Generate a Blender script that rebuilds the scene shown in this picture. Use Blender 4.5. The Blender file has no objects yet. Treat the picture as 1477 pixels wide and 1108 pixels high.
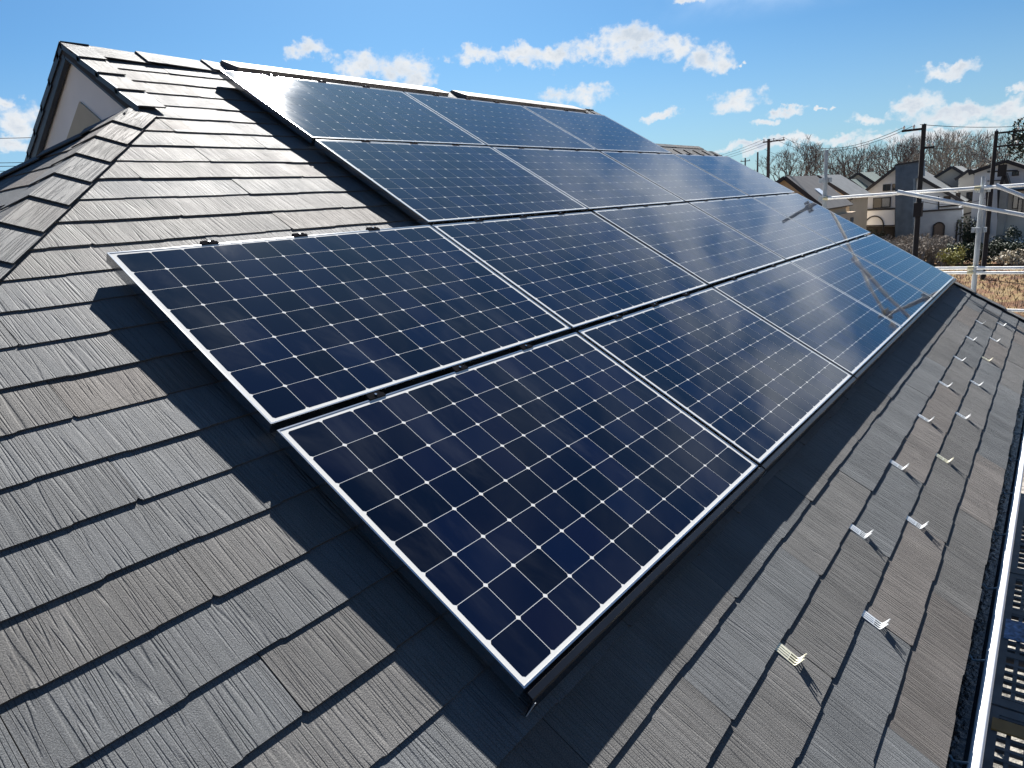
import bpy, bmesh, math, random
from mathutils import Vector, Matrix
rnd = random.Random(7)
SC = bpy.context.scene
COL = SC.collection
PI = math.pi

# ------------------------------------------------------------------ frames
TH = math.radians(30.96)                     # roof pitch (6 in 10)
CT, ST = math.cos(TH), math.sin(TH)
Z0 = 6.2                                     # height of the array's lower left corner above the ground
def T(u, v, n=0.0):                          # front roof frame (along eave, up slope, outward) -> world
    return Vector((u, v*CT - n*ST, Z0 + v*ST + n*CT))
FPX = 993.8                                  # focal length in photo pixels (photo is 1477 wide)
RR = [(0.60967476, -0.71382162, 0.34460903), (-0.23524455, -0.57811258, -0.78131034), (0.75693903, 0.3952778, -0.52038329)]
CAM = T(-1.1189, -0.2135, 1.4493)
def wd(d): return Vector((d[0], d[1]*CT - d[2]*ST, d[1]*ST + d[2]*CT))
AX, AY, AZ = wd(RR[0]), wd(RR[1]), wd(RR[2])
def ray(px, py): return AX*((px-738.5)/FPX) + AY*((py-554)/FPX) + AZ
def at(px, py, X):                           # the point of the plane X = const seen there
    r = ray(px, py); return CAM + r*((X-CAM.x)/r.x)
def gnd(px, py, Z=0.0):
    r = ray(px, py); return CAM + r*((Z-CAM.z)/r.z)
def azel(px, py):
    r = ray(px, py).normalized(); return math.atan2(r.y, r.x), math.asin(r.z)

# ------------------------------------------------------------------ camera, sky, sun, exposure
cd = bpy.data.cameras.new("Camera"); cam = bpy.data.objects.new("Camera", cd); COL.objects.link(cam)
cd.sensor_width = 36; cd.lens = FPX/1477*36; cd.clip_start = 0.05; cd.clip_end = 6000
m = Matrix(((AX.x, -AY.x, -AZ.x, CAM.x), (AX.y, -AY.y, -AZ.y, CAM.y), (AX.z, -AY.z, -AZ.z, CAM.z), (0, 0, 0, 1)))
cam.matrix_world = m
SC.camera = cam
SC.view_settings.view_transform = 'Standard'; SC.view_settings.look = 'None'
EXPO = 1.9
SC.view_settings.exposure = EXPO; SC.view_settings.gamma = 1.0
SUNDIR = wd((0.552, 0.786, 0.280)).normalized()
SUN_EL = math.asin(SUNDIR.z); SUN_AZ = math.atan2(SUNDIR.y, SUNDIR.x)
sl = bpy.data.lights.new("Sun", 'SUN'); sl.energy = 4.8; sl.angle = math.radians(0.53); sl.color = (1.0, 0.96, 0.91)
so = bpy.data.objects.new("Sun", sl); COL.objects.link(so)
so.rotation_euler = SUNDIR.to_track_quat('Z', 'Y').to_euler(); so.location = (0, 0, 40)
SKY_STRENGTH = 0.05

W = bpy.data.worlds.new("World"); SC.world = W; W.use_nodes = True
def build_world():
    nt = W.node_tree; N = nt.nodes; L = nt.links; N.clear()
    def mth(op, a=None, b=None, c=None, clamp=False):
        n = N.new('ShaderNodeMath'); n.operation = op; n.use_clamp = clamp
        for i, x in enumerate((a, b, c)):
            if x is None: continue
            if isinstance(x, (int, float)): n.inputs[i].default_value = x
            else: L.new(x, n.inputs[i])
        return n.outputs[0]
    def sstep(x, lo, hi):
        n = N.new('ShaderNodeMapRange'); n.interpolation_type = 'SMOOTHSTEP'
        L.new(x, n.inputs[0]); n.inputs[1].default_value = lo; n.inputs[2].default_value = hi
        return n.outputs[0]
    out = N.new('ShaderNodeOutputWorld'); bg = N.new('ShaderNodeBackground'); L.new(bg.outputs[0], out.inputs[0])
    bg.inputs[1].default_value = SKY_STRENGTH
    sky = N.new('ShaderNodeTexSky'); sky.sky_type = 'NISHITA'; sky.sun_disc = False
    sky.sun_elevation = SUN_EL; sky.sun_rotation = PI/2 - SUN_AZ
    sky.altitude = 60; sky.air_density = 1.0; sky.dust_density = 0.6; sky.ozone_density = 3.0
    hs = N.new('ShaderNodeMix'); hs.data_type = 'RGBA'; hs.blend_type = 'MULTIPLY'; hs.inputs[0].default_value = 1
    L.new(sky.outputs[0], hs.inputs[6]); hs.inputs[7].default_value = (.220, .387, .512, 1)
    tc = N.new('ShaderNodeTexCoord'); d = tc.outputs['Generated']
    sep = N.new('ShaderNodeSeparateXYZ'); L.new(d, sep.inputs[0])
    az = mth('ARCTAN2', sep.outputs[1], sep.outputs[0]); el = mth('ARCSINE', sep.outputs[2])
    def noise(scale, detail, rough, dist=0.0, zs=1.0, off=0.0):
        mp = N.new('ShaderNodeMapping'); L.new(d, mp.inputs[0]); mp.inputs['Scale'].default_value = (1, 1, zs)
        mp.inputs['Location'].default_value = (off, off*1.7, off*.6)
        n = N.new('ShaderNodeTexNoise'); L.new(mp.outputs[0], n.inputs['Vector'])
        n.inputs['Scale'].default_value = scale; n.inputs['Detail'].default_value = detail
        n.inputs['Roughness'].default_value = rough; n.inputs['Distortion'].default_value = dist
        return n.outputs[0]
    wa, we = noise(30, 4, .6, 0, 1, 3), noise(34, 4, .6, 0, 1, 9)
    azw = mth('MULTIPLY_ADD', mth('SUBTRACT', wa, .5), .075, az)
    elw = mth('MULTIPLY_ADD', mth('SUBTRACT', we, .5), .045, el)
    # the clouds seen in the sky: centre and half size read off the photo as directions
    cl = [(448,72,42,17),(520,92,48,24),(580,100,52,26),(600,118,45,20),(690,80,50,15),(745,80,45,17),(800,82,50,20),(850,70,36,24),(905,62,62,34),(965,68,45,24),(1025,82,42,26),(1040,92,22,18),
          (1066,95,8,6),(835,138,58,19),(945,167,28,10),(1064,146,52,20),(1138,163,32,8),(1110,178,24,7),(1190,157,14,4),(1362,104,56,15),(1464,128,18,9),
          (1318,150,42,26),(1385,165,80,20),(1455,160,50,24),(1250,172,38,11),(1130,206,170,9),(1330,197,170,11),(12,152,28,18),(38,175,62,30),(8,205,40,18),(998,-2,26,9)]
    r2 = None
    for (x, y, hw, hh) in cl:
        a0, e0 = azel(x, y); a1, e1 = azel(x+hw, y); a2, e2 = azel(x, y-hh)
        sa = abs(a1-a0); se = abs(e2-e0)
        p = mth('MULTIPLY_ADD', azw, 1/sa, -a0/sa); q = mth('MULTIPLY_ADD', elw, 1/se, -e0/se)
        # image tilt: the camera is rolled, clouds lie along the horizon, so nothing to correct
        v = mth('MULTIPLY_ADD', q, q, mth('MULTIPLY', p, p))
        r2 = v if r2 is None else mth('SMOOTH_MIN', r2, v, .25)
    f1 = noise(52, 9, .62, .15, 1.4)
    f2 = noise(26, 6, .55, .2, 1.4, 5)
    dens = mth('ADD', mth('SUBTRACT', 1.0, r2), mth('MULTIPLY', mth('SUBTRACT', f1, .5), 2.1))
    dens = mth('ADD', dens, mth('MULTIPLY', mth('SUBTRACT', f2, .5), 1.0))
    mask = mth('POWER', sstep(dens, .0, 1.1), 1.1)
    # broken cloud higher up, out of the picture but mirrored in the panels
    g = noise(5.5, 8, .6, .3, 2.0, 11)
    up = mth('MULTIPLY', sstep(el, .20, .28), mth('SUBTRACT', 1.0, sstep(el, .75, 1.0)))
    azg = mth('MULTIPLY', sstep(az, -1.2, -.6), mth('SUBTRACT', 1.0, sstep(az, .30, .50)))
    lowmore = mth('MULTIPLY_ADD', mth('SUBTRACT', 1.0, sstep(el, .30, .62)), .75, .16)
    gm = mth('MULTIPLY', mth('MULTIPLY', sstep(g, .36, .68), up), mth('MULTIPLY', azg, lowmore))
    low = mth('MULTIPLY', mth('SUBTRACT', 1.0, sstep(el, -.02, .24)), .42)      # pale veil along the horizon
    
    core = sstep(mth('ADD', dens, mth('MULTIPLY', mth('SUBTRACT', f2, .5), 1.6)), .65, 1.7)
    K = 0.93/(SKY_STRENGTH*2**EXPO)
    cc = N.new('ShaderNodeMix'); cc.data_type = 'RGBA'; L.new(core, cc.inputs[0])
    cc.inputs[6].default_value = (K*.93, K*.955, K*.98, 1); cc.inputs[7].default_value = (K*.62, K*.71, K*.82, 1)
    ml = N.new('ShaderNodeMix'); ml.data_type = 'RGBA'; L.new(low, ml.inputs[0]); L.new(hs.outputs[2], ml.inputs[6])
    ml.inputs[7].default_value = (K*.62, K*.78, K*.90, 1)
    mg = N.new('ShaderNodeMix'); mg.data_type = 'RGBA'; L.new(gm, mg.inputs[0]); L.new(ml.outputs[2], mg.inputs[6]); mg.inputs[7].default_value = (K*1.12, K*1.24, K*1.40, 1)
    mx = N.new('ShaderNodeMix'); mx.data_type = 'RGBA'; L.new(mask, mx.inputs[0]); L.new(mg.outputs[2], mx.inputs[6]); L.new(cc.outputs[2], mx.inputs[7])
    L.new(mx.outputs[2], bg.inputs[0])
build_world()

# ------------------------------------------------------------------ materials
def mat(name, col, rough=.6, metal=0.0, spec=.5, bump=None, var=None, coat=0.0, emit=None):
    """bump = (scale, strength, distance), var = (scale, amount): real grain and tone of the surface"""
    M = bpy.data.materials.new(name); M.use_nodes = True; nt = M.node_tree; N = nt.nodes; L = nt.links
    b = N['Principled BSDF']; b.inputs['Base Color'].default_value = (*col, 1); b.inputs['Roughness'].default_value = rough
    b.inputs['Metallic'].default_value = metal; b.inputs['Specular IOR Level'].default_value = spec; b.inputs['Coat Weight'].default_value = coat
    tc = N.new('ShaderNodeTexCoord')
    if var:
        n = N.new('ShaderNodeTexNoise'); n.inputs['Scale'].default_value = var[0]; n.inputs['Detail'].default_value = 6
        L.new(tc.outputs['Object'], n.inputs['Vector'])
        r = N.new('ShaderNodeMapRange'); L.new(n.outputs[0], r.inputs[0]); r.inputs[1].default_value = .3; r.inputs[2].default_value = .7
        r.inputs[3].default_value = 1-var[1]; r.inputs[4].default_value = 1+var[1]
        mx = N.new('ShaderNodeVectorMath'); mx.operation = 'SCALE'; mx.inputs[0].default_value = col; L.new(r.outputs[0], mx.inputs['Scale'])
        L.new(mx.outputs[0], b.inputs['Base Color'])
    if bump:
        n = N.new('ShaderNodeTexNoise'); n.inputs['Scale'].default_value = bump[0]; n.inputs['Detail'].default_value = 5
        L.new(tc.outputs['Object'], n.inputs['Vector'])
        bp = N.new('ShaderNodeBump'); bp.inputs['Strength'].default_value = bump[1]; bp.inputs['Distance'].default_value = bump[2]
        L.new(n.outputs[0], bp.inputs['Height']); L.new(bp.outputs[0], b.inputs['Normal'])
    return M

def slate_mat():
    M = bpy.data.materials.new('slate'); M.use_nodes = True; nt = M.node_tree; N = nt.nodes; L = nt.links
    b = N['Principled BSDF']
    uv = N.new('ShaderNodeUVMap'); uv.uv_map = 'grain'
    at_ = N.new('ShaderNodeAttribute'); at_.attribute_name = 'tint'
    def noise(sc, scale, detail, rough, dist=0):
        mp = N.new('ShaderNodeMapping'); mp.inputs['Scale'].default_value = sc; L.new(uv.outputs[0], mp.inputs[0])
        n = N.new('ShaderNodeTexNoise'); n.inputs['Scale'].default_value = scale; n.inputs['Detail'].default_value = detail
        n.inputs['Roughness'].default_value = rough; n.inputs['Distortion'].default_value = dist; L.new(mp.outputs[0], n.inputs['Vector'])
        return n.outputs[0]
    def mth(op, a, b_=None, c=None, clamp=False):
        n = N.new('ShaderNodeMath'); n.operation = op; n.use_clamp = clamp
        for i, x in enumerate((a, b_, c)):
            if x is None: continue
            if isinstance(x, (int, float)): n.inputs[i].default_value = x
            else: L.new(x, n.inputs[i])
        return n.outputs[0]
    def sst(x, lo, hi, a=0., b_=1.):
        n = N.new('ShaderNodeMapRange'); n.interpolation_type = 'SMOOTHSTEP'; L.new(x, n.inputs[0])
        n.inputs[1].default_value = lo; n.inputs[2].default_value = hi; n.inputs[3].default_value = a; n.inputs[4].default_value = b_
        return n.outputs[0]
    # wood-grain relief: contour lines of a noise drawn out along the slope
    g1 = noise((1, .026, 1), 26, 2.0, .5, .0)
    r1 = mth('PINGPONG', mth('MULTIPLY', g1, 19.0), 1.0)
    g2 = noise((1, .03, 1), 60, 2, .5)
    dens = noise((1, .12, 1), 6, 1, .5)
    ridge = sst(r1, .04, .40)
    ridge = mth('MULTIPLY', ridge, sst(dens, .30, .55, .55, 1.0))
    fine = noise((1, 1, 1), 300, 4, .7)
    mid = noise((1, .25, 1), 55, 3, .6)
    h = mth('ADD', mth('MULTIPLY', ridge, 1.0), mth('MULTIPLY', g2, .9))
    h = mth('ADD', h, mth('MULTIPLY', fine, .85)); h = mth('ADD', h, mth('MULTIPLY', mid, .5))
    bp = N.new('ShaderNodeBump'); bp.inputs['Strength'].default_value = 1.0; bp.inputs['Distance'].default_value = .0030
    L.new(h, bp.inputs['Height']); L.new(bp.outputs[0], b.inputs['Normal'])
    # tone: per shingle tint, weathered patches, fine mineral grain
    pat = noise((1, .5, 1), 5, 4, .6); gr = noise((1, 1, 1), 330, 3, .7)
    k = mth('MULTIPLY', sst(pat, .3, .7, .86, 1.12), sst(gr, .30, .70, .62, 1.42))
    vm = N.new('ShaderNodeVectorMath'); vm.operation = 'SCALE'; L.new(at_.outputs['Color'], vm.inputs[0]); L.new(k, vm.inputs['Scale'])
    L.new(vm.outputs[0], b.inputs['Base Color'])
    L.new(sst(pat, .3, .7, .62, .72), b.inputs['Roughness']); b.inputs['Specular IOR Level'].default_value = .07
    return M
SLATE = slate_mat()

def cell_mat(name, col, rough, dust, glow=0.0):
    """a layer of the laminate under textured glass: the glass is the coat"""
    M = bpy.data.materials.new(name); M.use_nodes = True; nt = M.node_tree; N = nt.nodes; L = nt.links
    b = N['Principled BSDF']; b.inputs['Roughness'].default_value = rough; b.inputs['Specular IOR Level'].default_value = 0.0
    b.inputs['Coat Weight'].default_value = 1.0; b.inputs['Coat IOR'].default_value = 1.46
    b.inputs['Specular IOR Level'].default_value = glow
    tc = N.new('ShaderNodeTexCoord')
    oi = N.new('ShaderNodeObjectInfo')
    ad = N.new('ShaderNodeVectorMath'); ad.operation = 'ADD'; L.new(tc.outputs['Object'], ad.inputs[0]); L.new(oi.outputs['Location'], ad.inputs[1])
    def noise(scale, det, sc=(1, 1, 1), rough_=.6, dist=0):
        mp = N.new('ShaderNodeMapping'); mp.inputs['Scale'].default_value = sc; L.new(ad.outputs[0], mp.inputs[0])
        n = N.new('ShaderNodeTexNoise'); n.inputs['Scale'].default_value = scale; n.inputs['Detail'].default_value = det; n.inputs['Roughness'].default_value = rough_
        n.inputs['Distortion'].default_value = dist; L.new(mp.outputs[0], n.inputs['Vector']); return n.outputs[0]
    def sst(x, lo, hi, a=0., b_=1.):
        n = N.new('ShaderNodeMapRange'); n.interpolation_type = 'SMOOTHSTEP'; L.new(x, n.inputs[0])
        n.inputs[1].default_value = lo; n.inputs[2].default_value = hi; n.inputs[3].default_value = a; n.inputs[4].default_value = b_
        return n.outputs[0]
    # dried rain film: thin pale streaks down the slope
    film = noise(2.2, 6, (1.6, .55, 1), .62, .6)
    mx = N.new('ShaderNodeMix'); mx.data_type = 'RGBA'; L.new(sst(film, .50, .74, 0, dust), mx.inputs[0])
    at_ = N.new('ShaderNodeAttribute'); at_.attribute_name = 'tint'
    tn = N.new('ShaderNodeVectorMath'); tn.operation = 'MULTIPLY'; tn.inputs[0].default_value = col; L.new(at_.outputs['Color'], tn.inputs[1])
    L.new(tn.outputs[0], mx.inputs[6]); mx.inputs[7].default_value = (.30, .32, .34, 1); L.new(mx.outputs[2], b.inputs['Base Color'])
    L.new(sst(film, .42, .75, .034, .07), b.inputs['Coat Roughness'])
    # slight waviness of the panes
    wv = noise(1.1, 1, (1, 1, 1), .4)
    bp = N.new('ShaderNodeBump'); bp.inputs['Strength'].default_value = .5; bp.inputs['Distance'].default_value = .006
    L.new(wv, bp.inputs['Height']); L.new(bp.outputs[0], b.inputs['Coat Normal'])
    return M
CELL = cell_mat('silicon_cell', (.0010, .0020, .0095), .115, .035, .0012)
SHEET = cell_mat('white_backsheet', (.52, .52, .50), .5, .0)

M_ALU = mat('anodised_aluminium', (.58, .59, .60), .17, 1.0, var=(9, .06))
M_GALV = mat('galvanised_steel', (.55, .57, .58), .42, .35, bump=(60, .15, .002), var=(25, .18))
M_GALVY = mat('zinc_chromate_steel', (.56, .545, .43), .45, .3, bump=(60, .15, .002), var=(25, .15))
M_BLACKMET = mat('black_coated_steel', (.006, .007, .010), .25, 0, .5, var=(6, .2))
M_CLAMP = mat('dark_clamp', (.010, .010, .012), .8, 0, .0)
M_VENT = mat('ridge_vent_steel', (.11, .10, .095), .65, 0, .3, bump=(40, .1, .002), var=(5, .12))
M_FASCIA = mat('navy_fascia', (.022, .028, .040), .45, 0, .5, bump=(14, .2, .004), var=(4, .2))
M_STUCCO = mat('white_stucco', (.72, .72, .70), .85, bump=(120, .35, .003), var=(3, .06))
M_BEIGE = mat('beige_board', (.42, .38, .29), .75, var=(5, .06))
M_WHITEPVC = mat('white_gutter', (.82, .83, .84), .35, var=(4, .04))
M_GREYPVC = mat('grey_gutter', (.13, .14, .14), .45, var=(3, .2))
M_WATER = mat('gutter_silt', (.014, .016, .018), .22, bump=(30, .6, .01), var=(12, .5))
M_UNDER = mat('roof_underlay', (.015, .015, .017), .8)
M_PIPE = mat('scaffold_tube', (.78, .78, .76), .5, .08, bump=(30, .2, .003), var=(6, .15))
M_POST = mat('scaffold_post_steel', (.33, .36, .385), .55, .2, bump=(30, .2, .003), var=(5, .2))
M_DECK = mat('dull_deck_steel', (.10, .108, .115), .6, .2, bump=(30, .2, .003), var=(7, .3))
M_YEL = mat('faded_yellow_paint', (.55, .50, .32), .5, var=(8, .2))
M_BLUE = mat('blue_mesh_sheet', (.13, .22, .38), .6, bump=(60, .6, .008), var=(30, .7))
M_ORANGE = mat('ochre_board', (.30, .17, .05), .6, var=(9, .25))
M_BRACKET = mat('bracket_wire', (.55, .58, .60), .4, .6)
M_NAIL = mat('nail_hole', (.01, .01, .01), .7)

# ------------------------------------------------------------------ mesh helpers
class MB:
    def __init__(s): s.v = []; s.f = []; s.mi = []; s.uv = []; s.col = []
    def face(s, pts, mi=0, uv=None, col=None):
        i = len(s.v); s.v.extend([tuple(p) for p in pts]); s.f.append(list(range(i, i+len(pts)))); s.mi.append(mi)
        s.uv.append(uv if uv else [(0, 0)]*len(pts)); s.col.append(col if col else (.5, .5, .5))
    def prism(s, a, b, mi=0, caps=(True, True)):             # two matching outlines
        n = len(a)
        for i in range(n):
            j = (i+1) % n; s.face([a[i], a[j], b[j], b[i]], mi)
        if caps[0]: s.face(list(reversed(a)), mi)
        if caps[1]: s.face(b, mi)
    def box(s, o, ex, ey, ez, mi=0):                         # corner + three edge vectors
        o, ex, ey, ez = map(Vector, (o, ex, ey, ez))
        s.prism([o, o+ex, o+ex+ey, o+ey], [o+ez, o+ex+ez, o+ex+ey+ez, o+ey+ez], mi)
    def abox(s, x0, x1, y0, y1, z0, z1, mi=0): s.box((x0, y0, z0), (x1-x0, 0, 0), (0, y1-y0, 0), (0, 0, z1-z0), mi)
    def rbox(s, u0, u1, v0, v1, n0, n1, mi=0):               # box in the roof frame
        a = [T(u0, v0, n0), T(u1, v0, n0), T(u1, v1, n0), T(u0, v1, n0)]; b = [T(u0, v0, n1), T(u1, v0, n1), T(u1, v1, n1), T(u0, v1, n1)]
        s.prism(a, b, mi)
    def tube(s, pts, r, k=10, mi=0, caps=True):
        pts = [Vector(p) for p in pts]; rings = []
        rs = r if isinstance(r, (list, tuple)) else [r]*len(pts)
        for i, p in enumerate(pts):
            d = (pts[min(i+1, len(pts)-1)] - pts[max(i-1, 0)]).normalized()
            q = Vector((0, 0, 1)) if abs(d.z) < .9 else Vector((1, 0, 0))
            e1 = d.cross(q).normalized(); e2 = e1.cross(d)
            rings.append([p + (e1*math.cos(2*PI*j/k) + e2*math.sin(2*PI*j/k))*rs[i] for j in range(k)])
        for i in range(len(pts)-1):
            for j in range(k):
                jj = (j+1) % k; s.face([rings[i][j], rings[i][jj], rings[i+1][jj], rings[i+1][j]], mi)
        if caps: s.face(list(rings[0]), mi); s.face(list(reversed(rings[-1])), mi)
    def build(s, name, mats, parent=None, smooth=False, attrs=False, origin=None):
        me = bpy.data.meshes.new(name)
        o3 = Vector(origin) if origin is not None else Vector((0, 0, 0))
        me.from_pydata([(x-o3.x, y-o3.y, z-o3.z) for x, y, z in s.v], [], s.f)
        if not isinstance(mats, (list, tuple)): mats = [mats]
        for mm in mats: me.materials.append(mm)
        me.polygons.foreach_set('material_index', s.mi)
        if attrs:
            uvl = me.uv_layers.new(name='grain'); fl = []
            for q in s.uv:
                for p in q: fl += [p[0], p[1]]
            uvl.data.foreach_set('uv', fl)
            ca = me.color_attributes.new('tint', 'FLOAT_COLOR', 'CORNER'); fl = []
            for q, c in zip(s.f, s.col): fl += [c[0], c[1], c[2], 1.0]*len(q)
            ca.data.foreach_set('color', fl)
        if smooth:
            bm = bmesh.new(); bm.from_mesh(me); bmesh.ops.remove_doubles(bm, verts=bm.verts, dist=1e-5); bm.to_mesh(me); bm.free()
            me.polygons.foreach_set('use_smooth', [True]*len(me.polygons)); 
            try: me.set_sharp_from_angle(angle=math.radians(40))
            except Exception: pass
        me.update()
        ob = bpy.data.objects.new(name, me); COL.objects.link(ob); ob.location = o3
        if parent:
            off = Vector((0, 0, 0)); q = parent
            while q is not None: off += q.location; q = q.parent
            ob.parent = parent; ob.location = o3 - off
        return ob
def tag(o, label=None, cat=None, group=None, kind=None):
    if label: o['label'] = label
    if cat: o['category'] = cat
    if group: o['group'] = group
    if kind: o['kind'] = kind
    return o
def thing(name, label, cat, loc=(0, 0, 0), group=None):
    o = bpy.data.objects.new(name, None); o.empty_display_size = .2; COL.objects.link(o); o.location = loc
    return tag(o, label, cat, group)
def dup(root, name, offset, label, group=None, mats=None):
    r = root.copy(); r.name = name; COL.objects.link(r); r.location = root.location + Vector(offset); r['label'] = label
    if group: r['group'] = group
    def rec(a, b):
        for ch in a.children:
            c = ch.copy(); COL.objects.link(c); c.parent = b; rec(ch, c)
    rec(root, r); return r

# ------------------------------------------------------------------ the house under the array
NS = -.075                       # top of the shingles below the panel glass
VB, CO, MW = -.989, .1833, .906  # eave, course, shingle width
VR = 4.62                        # ridge
HU, HV = .83, 3.68               # where the left hip starts
YR = T(0, VR, NS).y
def mirror(p): return Vector((p.x, 2*YR-p.y, p.z))
house = thing('house', 'grey shingled house whose roof carries the solar panels, white gable wall at its left end', 'house', (0, 0, 0))

def clip(poly, a, b, c):         # keep a*u+b*v+c >= 0
    out = []
    for i in range(len(poly)):
        p, q = poly[i], poly[(i+1) % len(poly)]
        dp, dq = a*p[0]+b*p[1]+c, a*q[0]+b*q[1]+c
        if dp >= 0: out.append(p)
        if (dp < 0) != (dq < 0):
            t = dp/(dp-dq); out.append((p[0]+(q[0]-p[0])*t, p[1]+(q[1]-p[1])*t))
    return out
def tint(r):
    g = r.choice((0, 0, 0, 1, 1, 2))
    base = [(.104, .109, .113), (.110, .109, .107), (.116, .108, .102)][g]
    k = r.uniform(.87, 1.13)
    return tuple(x*k for x in base)
def shingles(mb, F, u0, u1, k0, k1, planes, seed, vtop=99, joint=-.413):
    r = random.Random(seed)
    for k in range(k0, k1):
        vb = VB + CO*k
        off = joint + (0 if (k-9) % 2 == 0 else MW/2)
        i0 = math.floor((u0-off)/MW); i1 = math.ceil((u1-off)/MW)
        for i in range(i0, i1):
            a = off+i*MW+.0012; b = off+(i+1)*MW-.0012
            seg = [0, .012, .298, .310, .56, .572, .83, .842, 1.0]; lv = [0.001, .0, .0, .0045, .0045, .0005, .0005, .0042, .0042]
            pts = []
            jit = r.uniform(-.02, .02)
            for q, s_ in enumerate(seg):
                f = s_ + (jit if 0 < q < 8 else 0)
                pts.append((a+(b-a)*f, vb + lv[q] + r.uniform(-.001, .001)))
            poly = [(a, vb+.010)] + [(a+.007, pts[0][1])] + pts[1:-1] + [(b-.007, pts[-1][1])] + [(b, vb+.012)]
            top = min(vb+CO+.03, vtop)
            poly += [(b, top), (a, top)]
            for pl in planes:
                poly = clip(poly, *pl)
                if len(poly) < 3: break
            if len(poly) < 3: continue
            col = tint(r); ou, ov = r.uniform(0, 60), r.uniform(0, 60); dn = r.uniform(-.0009, .0009); tw = r.uniform(-.0012, .0012)
            def nz(p): return NS + dn + tw*(p[0]-a) - .0062*(p[1]-vb)/CO
            top3 = [F(p[0], p[1], nz(p)) for p in poly]
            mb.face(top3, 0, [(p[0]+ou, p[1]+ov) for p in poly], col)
            for q in range(len(poly)):
                p0, p1 = poly[q], poly[(q+1) % len(poly)]
                if p0[1] > vb+CO and p1[1] > vb+CO: continue
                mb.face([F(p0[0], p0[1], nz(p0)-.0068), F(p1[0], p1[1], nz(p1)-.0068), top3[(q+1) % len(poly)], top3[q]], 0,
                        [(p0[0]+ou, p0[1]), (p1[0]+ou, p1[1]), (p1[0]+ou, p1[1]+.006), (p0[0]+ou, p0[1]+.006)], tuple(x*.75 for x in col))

UL, UR1, UR2 = .88, 7.08, 8.62    # left verge, upper right verge, lower right verge
VL = 3.47                         # ridge of the lower right part
mb = MB()
hipk = .864
hip_pl = (1, -hipk, -(HU-hipk*HV)+.0)            # right of the hip line
# lower field, left of the lower right verge, right of the hip
shingles(mb, T, -3.6, UR2, 0, 26, [(1, -hipk, -(HU-hipk*HV)), (-1, 0, UR2), (0, -1, HV)], 11)
shingles(mb, T, UL, UR1, 24, 32, [(1, 0, -UL), (-1, 0, UR1), (0, 1, -3.44), (0, -1, VR)], 12)
mb.build('roof_slope', SLATE, house, attrs=True)
# underlay deck beneath the shingles, so no light shows through
mb = MB()
nd = NS-.018
pl = [(HU-hipk*(HV+1.06)-.0, -1.06+.09), (UR2, -.965), (UR2, VL), (UR1, VL), (UR1, VR), (UL, VR), (UL, HV), (HU, HV)]
pl[0] = (HU-hipk*(HV+.965), -.965)
mb.prism([T(u, v, nd-.03) for u, v in pl], [T(u, v, nd) for u, v in pl], 0)
mb.build('roof_deck', M_UNDER, house)

# left hip slope
A0 = T(HU, HV, NS)
def FL(s, t, n):                  # s along -Y, t up the slope towards +X, n outward
    n2 = n-NS
    return A0 + Vector((t*CT - n2*ST, -s, t*ST + n2*CT))
mb = MB()
def FLv(u, v, n): return FL(u, v-HV, n)
half = 0.0                                        # front and rear hip meet in one point
shingles(mb, FLv, -6.5, 4.5, 0, 28, [(-1, -CT, CT*HV), (1, -CT, CT*HV+2*half), (0, -1, HV)], 21, joint=-.2)
mb.build('hip_slope', SLATE, house, attrs=True)
mb = MB()
e = HV+.965
a = [FL(0, .0, NS-.02), FL(CT*e, -e, NS-.02), FL(-CT*e, -e, NS-.02)]
mb.prism([p-Vector((0, 0, .03)) for p in a], a, 0)
mb.build('hip_deck', M_UNDER, house)
mb = MB()                                         # rear slope of the left wing, behind the hip
w0 = FL(0, 0, NS-.02); w1 = w0+Vector((1.2, 0, 0)); w2 = FL(-CT*e, -e, NS-.02); w3 = Vector((w1.x, w2.y, w2.z))
mb.prism([p-Vector((0, 0, .03)) for p in (w0, w1, w3, w2)], [w0, w1, w3, w2], 0)
mb.build('wing_rear_slope', M_UNDER, house)

# rear slope: plain shingle courses, mostly hidden
mb = MB()
def FR(u, v, n): return mirror(T(u, v, n))
mbr = MB(); shingles(mbr, FR, UL, UR2, 14, 32, [(1, 0, -UL), (-1, 0, UR1), (0, -1, VR)], 31)
for i, f in enumerate(mbr.f): mbr.f[i] = list(reversed(f)); mbr.uv[i] = list(reversed(mbr.uv[i]))
mbr.build('rear_slope', SLATE, house, attrs=True)
mb = MB()
pl2 = [(UL+.03, .4), (UR1, .4), (UR1, VR), (UL+.03, VR)]
mb.prism([mirror(T(u, v, nd-.03)) for u, v in reversed(pl2)], [mirror(T(u, v, nd)) for u, v in reversed(pl2)], 0)
mb.build('rear_deck', M_UNDER, house)

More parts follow.
